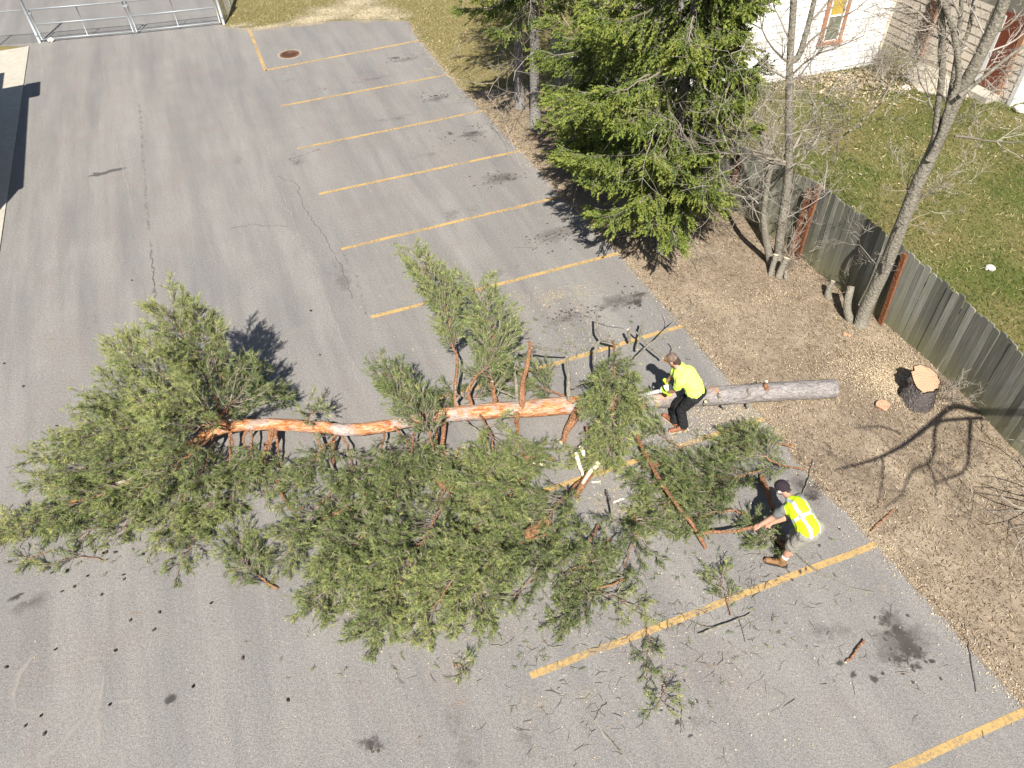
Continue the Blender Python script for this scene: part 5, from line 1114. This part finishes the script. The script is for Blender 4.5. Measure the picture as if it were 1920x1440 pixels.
def hand(mb, w, d, palm_n, curl=1.1, r_=.0095, side=1, s=1.):
    """w wrist, d forearm direction, palm_n palm normal (toward held thing)"""
    d = unit(d); nn = unit(palm_n-d*(palm_n@d)); x = np.cross(d, nn)*side
    for o in (-.028, -.01, .01, .028): caps(mb, w+x*o*.8, w+d*.085*s+x*o, .016*s, .014*s, 8)
    for o, L in ((-.030, .068), (-.010, .08), (.010, .076), (.030, .058)):
        p = w+d*.088*s+x*o; dd = d.copy(); seg = L*s/3
        for k in range(3):
            ang = curl*(.5+.35*k); e = unit(d*math.cos(ang)+nn*math.sin(ang)); q = p+e*seg*1.25; caps(mb, p, q, r_*(1-.08*k), r_*(1-.08*(k+1)), 8); p = q
    p = w+d*.03*s-x*.032; q = p+unit(-x*.7+d*.6+nn*.4)*.035*s; e = q+unit(d*.7+nn*.8+x*.25)*.032*s; caps(mb, p, q, .012, .0105, 8); caps(mb, q, e, .0105, .009, 8)
def boot(root, ank, toe, col, solem, nm='boot', shaft=.10):
    d = toe-ank; d[2] = 0; d = unit(d); t0 = np.array([toe[0], toe[1], .05]); heel = np.array([ank[0], ank[1], .055])-d*.035
    mb = MB(); caps(mb, heel+[0, 0, .015], heel+d*.12+[0, 0, .015], .044, .046); caps(mb, heel+d*.12+[0, 0, .012], t0-d*.035, .046, .042); sphere(mb, t0-d*.03+[0, 0, .006], (.05, .046, .042)); caps(mb, np.array([ank[0], ank[1], .06]), ank+[0, 0, shaft], .054, .06); caps(mb, ank+[0, 0, .03], heel+d*.13+[0, 0, .03], .042, .036)
    b = remesh(mb, nm, MA[col], root, .010, 3)
    x = np.array([-d[1], d[0], 0]); prof = [(-.055, .03), (-.03, .042), (.08, .04), (.17, .048), (.225, .038), (.252, .0), (.225, -.038), (.17, -.048), (.08, -.04), (-.03, -.042), (-.055, -.03)]
    for k_ in range(4):
        c_ = heel+d*(.075+.03*k_)+[0, 0, .098-.012*k_]; x_ = np.array([-d[1], d[0], 0]); MB().tube([c_-x_*.03, c_+[0, 0, .006], c_+x_*.03], .004, 5).build('lace', MA['bsole'], b)
    L = np.linalg.norm((t0-heel)[:2])+.02; pts = np.array([heel[:2]+d[:2]*(a*L/.245)+x[:2]*q for a, q in prof]); m = len(pts)
    mb = MB(); mb.add(np.vstack([np.c_[pts, np.full(m, .002)], np.c_[pts, np.full(m, .026)]]), [list(range(m)), list(range(m, 2*m))[::-1]]+[[i, i+m, (i+1) % m+m, (i+1) % m] for i in range(m)]); mb.build('sole', MA[solem], b)
    return d
def J(d): return {k: at(*v) for k, v in d.items()}

# ---- standing worker with chainsaw
j = J(dict(head=(1261,675,1.42),neck=(1271,689,1.31),chest=(1287,703,1.20),mid=(1300,722,1.06),pelvis=(1305,739,.90),hipL=(1300,746,.86),hipR=(1312,734,.88),kneeL=(1277,769,.50),ankL=(1281,801,.09),toeL=(1256,808,.05),kneeR=(1274,754,.50),ankR=(1265,791,.09),toeR=(1244,777,.05),
  shL=(1275,716,1.17),elL=(1268,730,.92),haL=(1252,737,.68),shR=(1271,686,1.24),elR=(1260,706,.98),haR=(1249,716,.76)))
p1 = thing('person', (j['ankL'][0], j['ankL'][1], 0), 'person in yellow shirt, camo cap and black trousers bending to saw the trunk', 'person')
fw = unit(np.array([-.80, .52, 0])); hf = frame(unit(fw+np.array([0, 0, -.75])), [0, 0, 1.])
b = MB(); head(b, j['head'], hf)
caps(b, j['neck'], j['head']-hf[:, 0]*.02-hf[:, 2]*.05, .058, .055); caps(b, j['pelvis'], j['mid'], .13, .125); caps(b, j['mid'], j['chest'], .125, .135); caps(b, j['shL'], j['shR'], .07, .07); caps(b, j['chest'], j['neck'], .12, .06)
for s_ in 'LR':
    caps(b, j['hip'+s_], j['knee'+s_], .085, .058); caps(b, j['knee'+s_], j['ank'+s_], .056, .04); caps(b, j['ank'+s_]-[0, 0, .03], j['toe'+s_], .035, .03); caps(b, j['sh'+s_], j['el'+s_], .054, .043); caps(b, j['el'+s_], j['ha'+s_], .042, .030)
remesh(b, 'body', MA['skin'], p1, .011, 3)
b = MB(); caps(b, j['pelvis']+[-.02, .02, .05], j['mid'], .155, .158); caps(b, j['mid'], j['chest'], .158, .17); caps(b, j['chest'], j['neck']*.6+j['chest']*.4, .165, .10); caps(b, j['shL'], j['shR'], .088, .088); caps(b, j['chest'], j['shL'], .14, .09); caps(b, j['chest'], j['shR'], .14, .09)
for s_ in 'LR': caps(b, j['sh'+s_], j['sh'+s_]*.35+j['el'+s_]*.65, .08, .072)
remesh(b, 'shirt', MA['hiviz'], p1, .012, 5, .010)
b = MB(); caps(b, j['hipL'], j['hipR'], .115, .115); caps(b, j['pelvis']+[0, 0, .02], j['pelvis']*.6+j['mid']*.4, .14, .145)
for s_ in 'LR': caps(b, j['hip'+s_], j['knee'+s_], .108, .078); caps(b, j['knee'+s_], j['ank'+s_]+[0, 0, .05], .078, .078)
remesh(b, 'trousers', MA['black'], p1, .012, 4, .008, 30)
for s_ in 'LR': boot(p1, j['ank'+s_], j['toe'+s_].copy(), 'redboot', 'sole', shaft=.05)
f, l, u_ = hf.T; hc = j['head']
b = MB(); sphere(b, hc+u_*.045-f*.008, (.108, .090, .088), hf, 16, 10); remesh(b, 'cap', MA['cap'], p1, .010, 2)
b = MB(); sphere(b, hc+u_*.055+f*.045, (.075, .075, .062), hf, 14, 8); caps(b, hc+f*.09+u_*.035-l*.045, hc+f*.09+u_*.035+l*.045, .018, .018, 8); caps(b, hc+f*.145+u_*.02-l*.03, hc+f*.145+u_*.02+l*.03, .014, .014, 8); caps(b, hc+f*.10+u_*.032, hc+f*.15+u_*.018, .026, .018, 8); remesh(b, 'cap_peak', MA['capo'], p1, .008, 2)
b = MB(); sphere(b, hc-f*.055-u_*.025, (.055, .082, .07), hf); sphere(b, hc-f*.09-u_*.06, (.035, .05, .06), hf); sphere(b, hc+f*.045-u_*.085, (.045, .055, .04), hf); remesh(b, 'hair', MA['hair'], p1, .009, 1)
# chainsaw
haL, haR = j['haL'], j['haR']; bT = at(1203, 740, .50); bB = at(1236, 733, .60); bd = unit(bT-bB); bx_ = unit(np.cross(bd, [0, 0, 1.])); bz = np.cross(bx_, bd); RB = np.stack([bd, bx_, bz], 1)
cs = thing('chainsaw', bB, 'white and black chainsaw held against the trunk', 'chainsaw')
mb = MB(); prof = [(0, .045), (.34, .038)]+[(.34+.038*math.sin(t), .038*math.cos(t)) for t in np.linspace(.3, np.pi-.3, 7)]+[(.34, -.038), (0, -.045)]; m = len(prof)
V = [bB+bd*x+bz*z+bx_*q for q in (-.006, .006) for x, z in prof]; mb.add(np.array(V), [list(range(m)), list(range(m, 2*m))[::-1]]+[[i, i+m, (i+1) % m+m, (i+1) % m] for i in range(m)]); mb.build('guide_bar', MA['bar'], cs)
mb = MB(); loop = np.array([bB+bd*x*1.0+bz*z*1.12 for x, z in prof]+[bB+bz*.05]); mb.tube(loop, .006, 5); mb.build('chain', MA['sawb'], cs)
sbdy = bB-bd*.12+bz*.01; mb = MB(); caps(mb, sbdy-bd*.09, sbdy+bd*.07, .065, .06); caps(mb, sbdy-bd*.08+bz*.04, sbdy+bd*.03+bz*.045, .05, .045); remesh(mb, 'motor_housing', MA['saww'], cs, .012, 1)
mb = MB(); sphere(mb, sbdy+bx_*.055, (.085, .03, .055), RB); mb.build('clutch_cover', MA['sawb'], cs, smooth=True)
mb = MB(); hp = [sbdy+bx_*.08-bz*.02, sbdy+bx_*.09+bz*.11+bd*.02, sbdy+bz*.15+bd*.03, sbdy-bx_*.09+bz*.11+bd*.02, sbdy-bx_*.08-bz*.04]; mb.tube(curve(hp, 16), .012, 8); mb.build('front_handle', MA['sawb'], cs, smooth=True)
mb = MB(); mb.tube(curve([sbdy-bd*.1+bz*.06, sbdy-bd*.2+bz*.075, sbdy-bd*.26+bz*.03, sbdy-bd*.22-bz*.03, sbdy-bd*.1-bz*.04], 14), .014, 8); mb.build('rear_handle', MA['sawb'], cs, smooth=True)
mb = MB(); mb.box(sbdy+bd*.09+bz*.12, (.012, .12, .09), RB); mb.build('hand_guard', MA['sawb'], cs)
for s_, tgt in (('L', sbdy+bz*.13+bd*.03), ('R', sbdy-bd*.17+bz*.07)):
    b = MB(); w_ = j['ha'+s_]; d = unit(tgt-w_) if np.linalg.norm(tgt-w_) > .02 else unit(w_-j['el'+s_]); d = unit(d*.5+unit(w_-j['el'+s_])*.5)
    caps(b, w_-d*.05, w_+d*.01, .037, .034); hand(b, w_, d, tgt-w_+np.array([0, 0, -.06]), 1.25, .0115, 1 if s_ == 'L' else -1, 1.02); remesh(b, 'glove', MA['glove'], p1, .007, 1)

# ---- crouching worker pulling the limb
j = J(dict(head=(1466,915,1.06),neck=(1480,933,.99),chest=(1494,952,.96),mid=(1508,974,.91),pelvis=(1519,996,.85),hipL=(1510,1003,.80),hipR=(1530,988,.82),kneeL=(1484,1026,.47),ankL=(1466,1053,.10),toeL=(1435,1050,.04),kneeR=(1492,1002,.47),ankR=(1476,1026,.10),toeR=(1455,1010,.04),
  shL=(1470,955,.90),elL=(1448,971,.68),haL=(1424,985,.53),shR=(1499,934,.92),elR=(1470,972,.68),haR=(1446,981,.56)))
p2 = thing('person', (j['ankL'][0], j['ankL'][1], 0), 'person in dark beanie, reflective yellow vest and shorts crouching to pull a limb', 'person')
fw = unit(np.array([-.85, .42, 0])); hf = frame(unit(fw+np.array([0, 0, -.55])), [0, 0, 1.])
b = MB(); head(b, j['head'], hf)
caps(b, j['neck'], j['head']-hf[:, 0]*.02-hf[:, 2]*.05, .056, .055); caps(b, j['pelvis'], j['mid'], .125, .12); caps(b, j['mid'], j['chest'], .12, .13); caps(b, j['shL'], j['shR'], .068, .068); caps(b, j['chest'], j['neck'], .115, .06)
LB = at(1415, 987, .44)
for s_ in 'LR':
    caps(b, j['hip'+s_], j['knee'+s_], .085, .06); caps(b, j['knee'+s_], j['knee'+s_]*.6+j['ank'+s_]*.4, .058, .062); caps(b, j['knee'+s_]*.6+j['ank'+s_]*.4, j['ank'+s_], .06, .038); caps(b, j['ank'+s_]-[0, 0, .03], j['toe'+s_], .034, .028); caps(b, j['sh'+s_], j['el'+s_], .054, .045); caps(b, j['el'+s_], j['ha'+s_], .045, .030)
    d = unit(j['ha'+s_]-j['el'+s_]); hand(b, j['ha'+s_], d, np.array([0, .1, -1.]), 1.3, .0105, 1 if s_ == 'L' else -1)
remesh(b, 'body', MA['skin'], p2, .0105, 2)
b = MB()
caps(b, j['chest'], j['neck']*.5+j['chest']*.5, .145, .10); caps(b, j['shL'], j['shR'], .076, .076)
for s_ in 'LR': caps(b, j['sh'+s_], j['sh'+s_]*.45+j['el'+s_]*.55, .078, .072)
remesh(b, 'tee_shirt', MA['greycl'], p2, .012, 4, .006, 30)
b = MB(); caps(b, j['pelvis']+[-.02, .03, .02], j['mid'], .165, .16); caps(b, j['mid'], j['chest'], .16, .165); caps(b, j['chest'], j['neck']*.5+j['chest']*.5, .162, .11); caps(b, j['chest'], j['shL']*.55+j['chest']*.45, .14, .10); caps(b, j['chest'], j['shR']*.55+j['chest']*.45, .14, .10); sphere(b, j['pelvis']+[-.02, .05, -.04], .15)
vest = remesh(b, 'vest', MA['vest'], p2, .012, 5, .010)
# reflective bands follow the vest surface
def band(c, ax, half, nm, r_=.205):
    """strip of vest surface within half of the plane through c with normal ax, pushed out a little"""
    me = vest.data; o0 = origin(vest); co = np.zeros(len(me.vertices)*3); me.vertices.foreach_get('co', co); co = co.reshape(-1, 3)+o0
    no = np.zeros(len(me.vertices)*3); me.vertices.foreach_get('normal', no); no = no.reshape(-1, 3); ok = np.abs((co-c)@unit(ax)) < half
    fs = [list(p.vertices) for p in me.polygons if all(ok[v] for v in p.vertices)]; mb = MB(); mb.add(co+no*.004, fs); mb.build(nm, MA['tape'], p2, smooth=True)
spn = unit(j['neck']-j['pelvis'])
band(j['mid']+spn*.03, spn, .03, 'waist_tape')
lat_ = unit(np.cross(spn, [0, 0, 1.]))
for s_ in (-1, 1): band(j['chest']+lat_*s_*.085, lat_, .026, 'shoulder_tape')
b = MB(); caps(b, j['hipL'], j['hipR'], .13, .13); sphere(b, j['pelvis']-[0, 0, .03], .15)
for s_ in 'LR': caps(b, j['hip'+s_], j['knee'+s_]+[0, 0, .03], .118, .098)
remesh(b, 'shorts', MA['shorts'], p2, .012, 4, .008, 26)
for s_ in 'LR':
    boot(p2, j['ank'+s_], j['toe'+s_].copy(), 'boot', 'bsole', shaft=.09); d = unit(j['knee'+s_]-j['ank'+s_]); b = MB(); caps(b, j['ank'+s_]+d*.12, j['ank'+s_]+d*.155, .056, .056); remesh(b, 'sock', MA['sock'], p2, .009, 1)
f, l, u_ = hf.T; hc = j['head']; b = MB(); sphere(b, hc+u_*.05-f*.012, (.112, .094, .095), hf, 16, 10); sphere(b, hc+u_*.03-f*.02, (.108, .094, .07), hf, 16, 10); bn = remesh(b, 'beanie', MA['beanie'], p2, .010, 3)
MB().box(hc+l*.094+u_*.02+f*.01, (.042, .012, .036), hf).build('patch', MA['patch'], bn)
b = MB(); sphere(b, hc+f*.04-u_*.085, (.045, .052, .035), hf); sphere(b, hc-f*.075-u_*.045, (.04, .06, .04), hf); remesh(b, 'hair', MA['hair'], p2, .009, 1)

TRIS = (sum(len(o.data.loops)-2*len(o.data.polygons) for o in bpy.data.objects if o.type == 'MESH'))
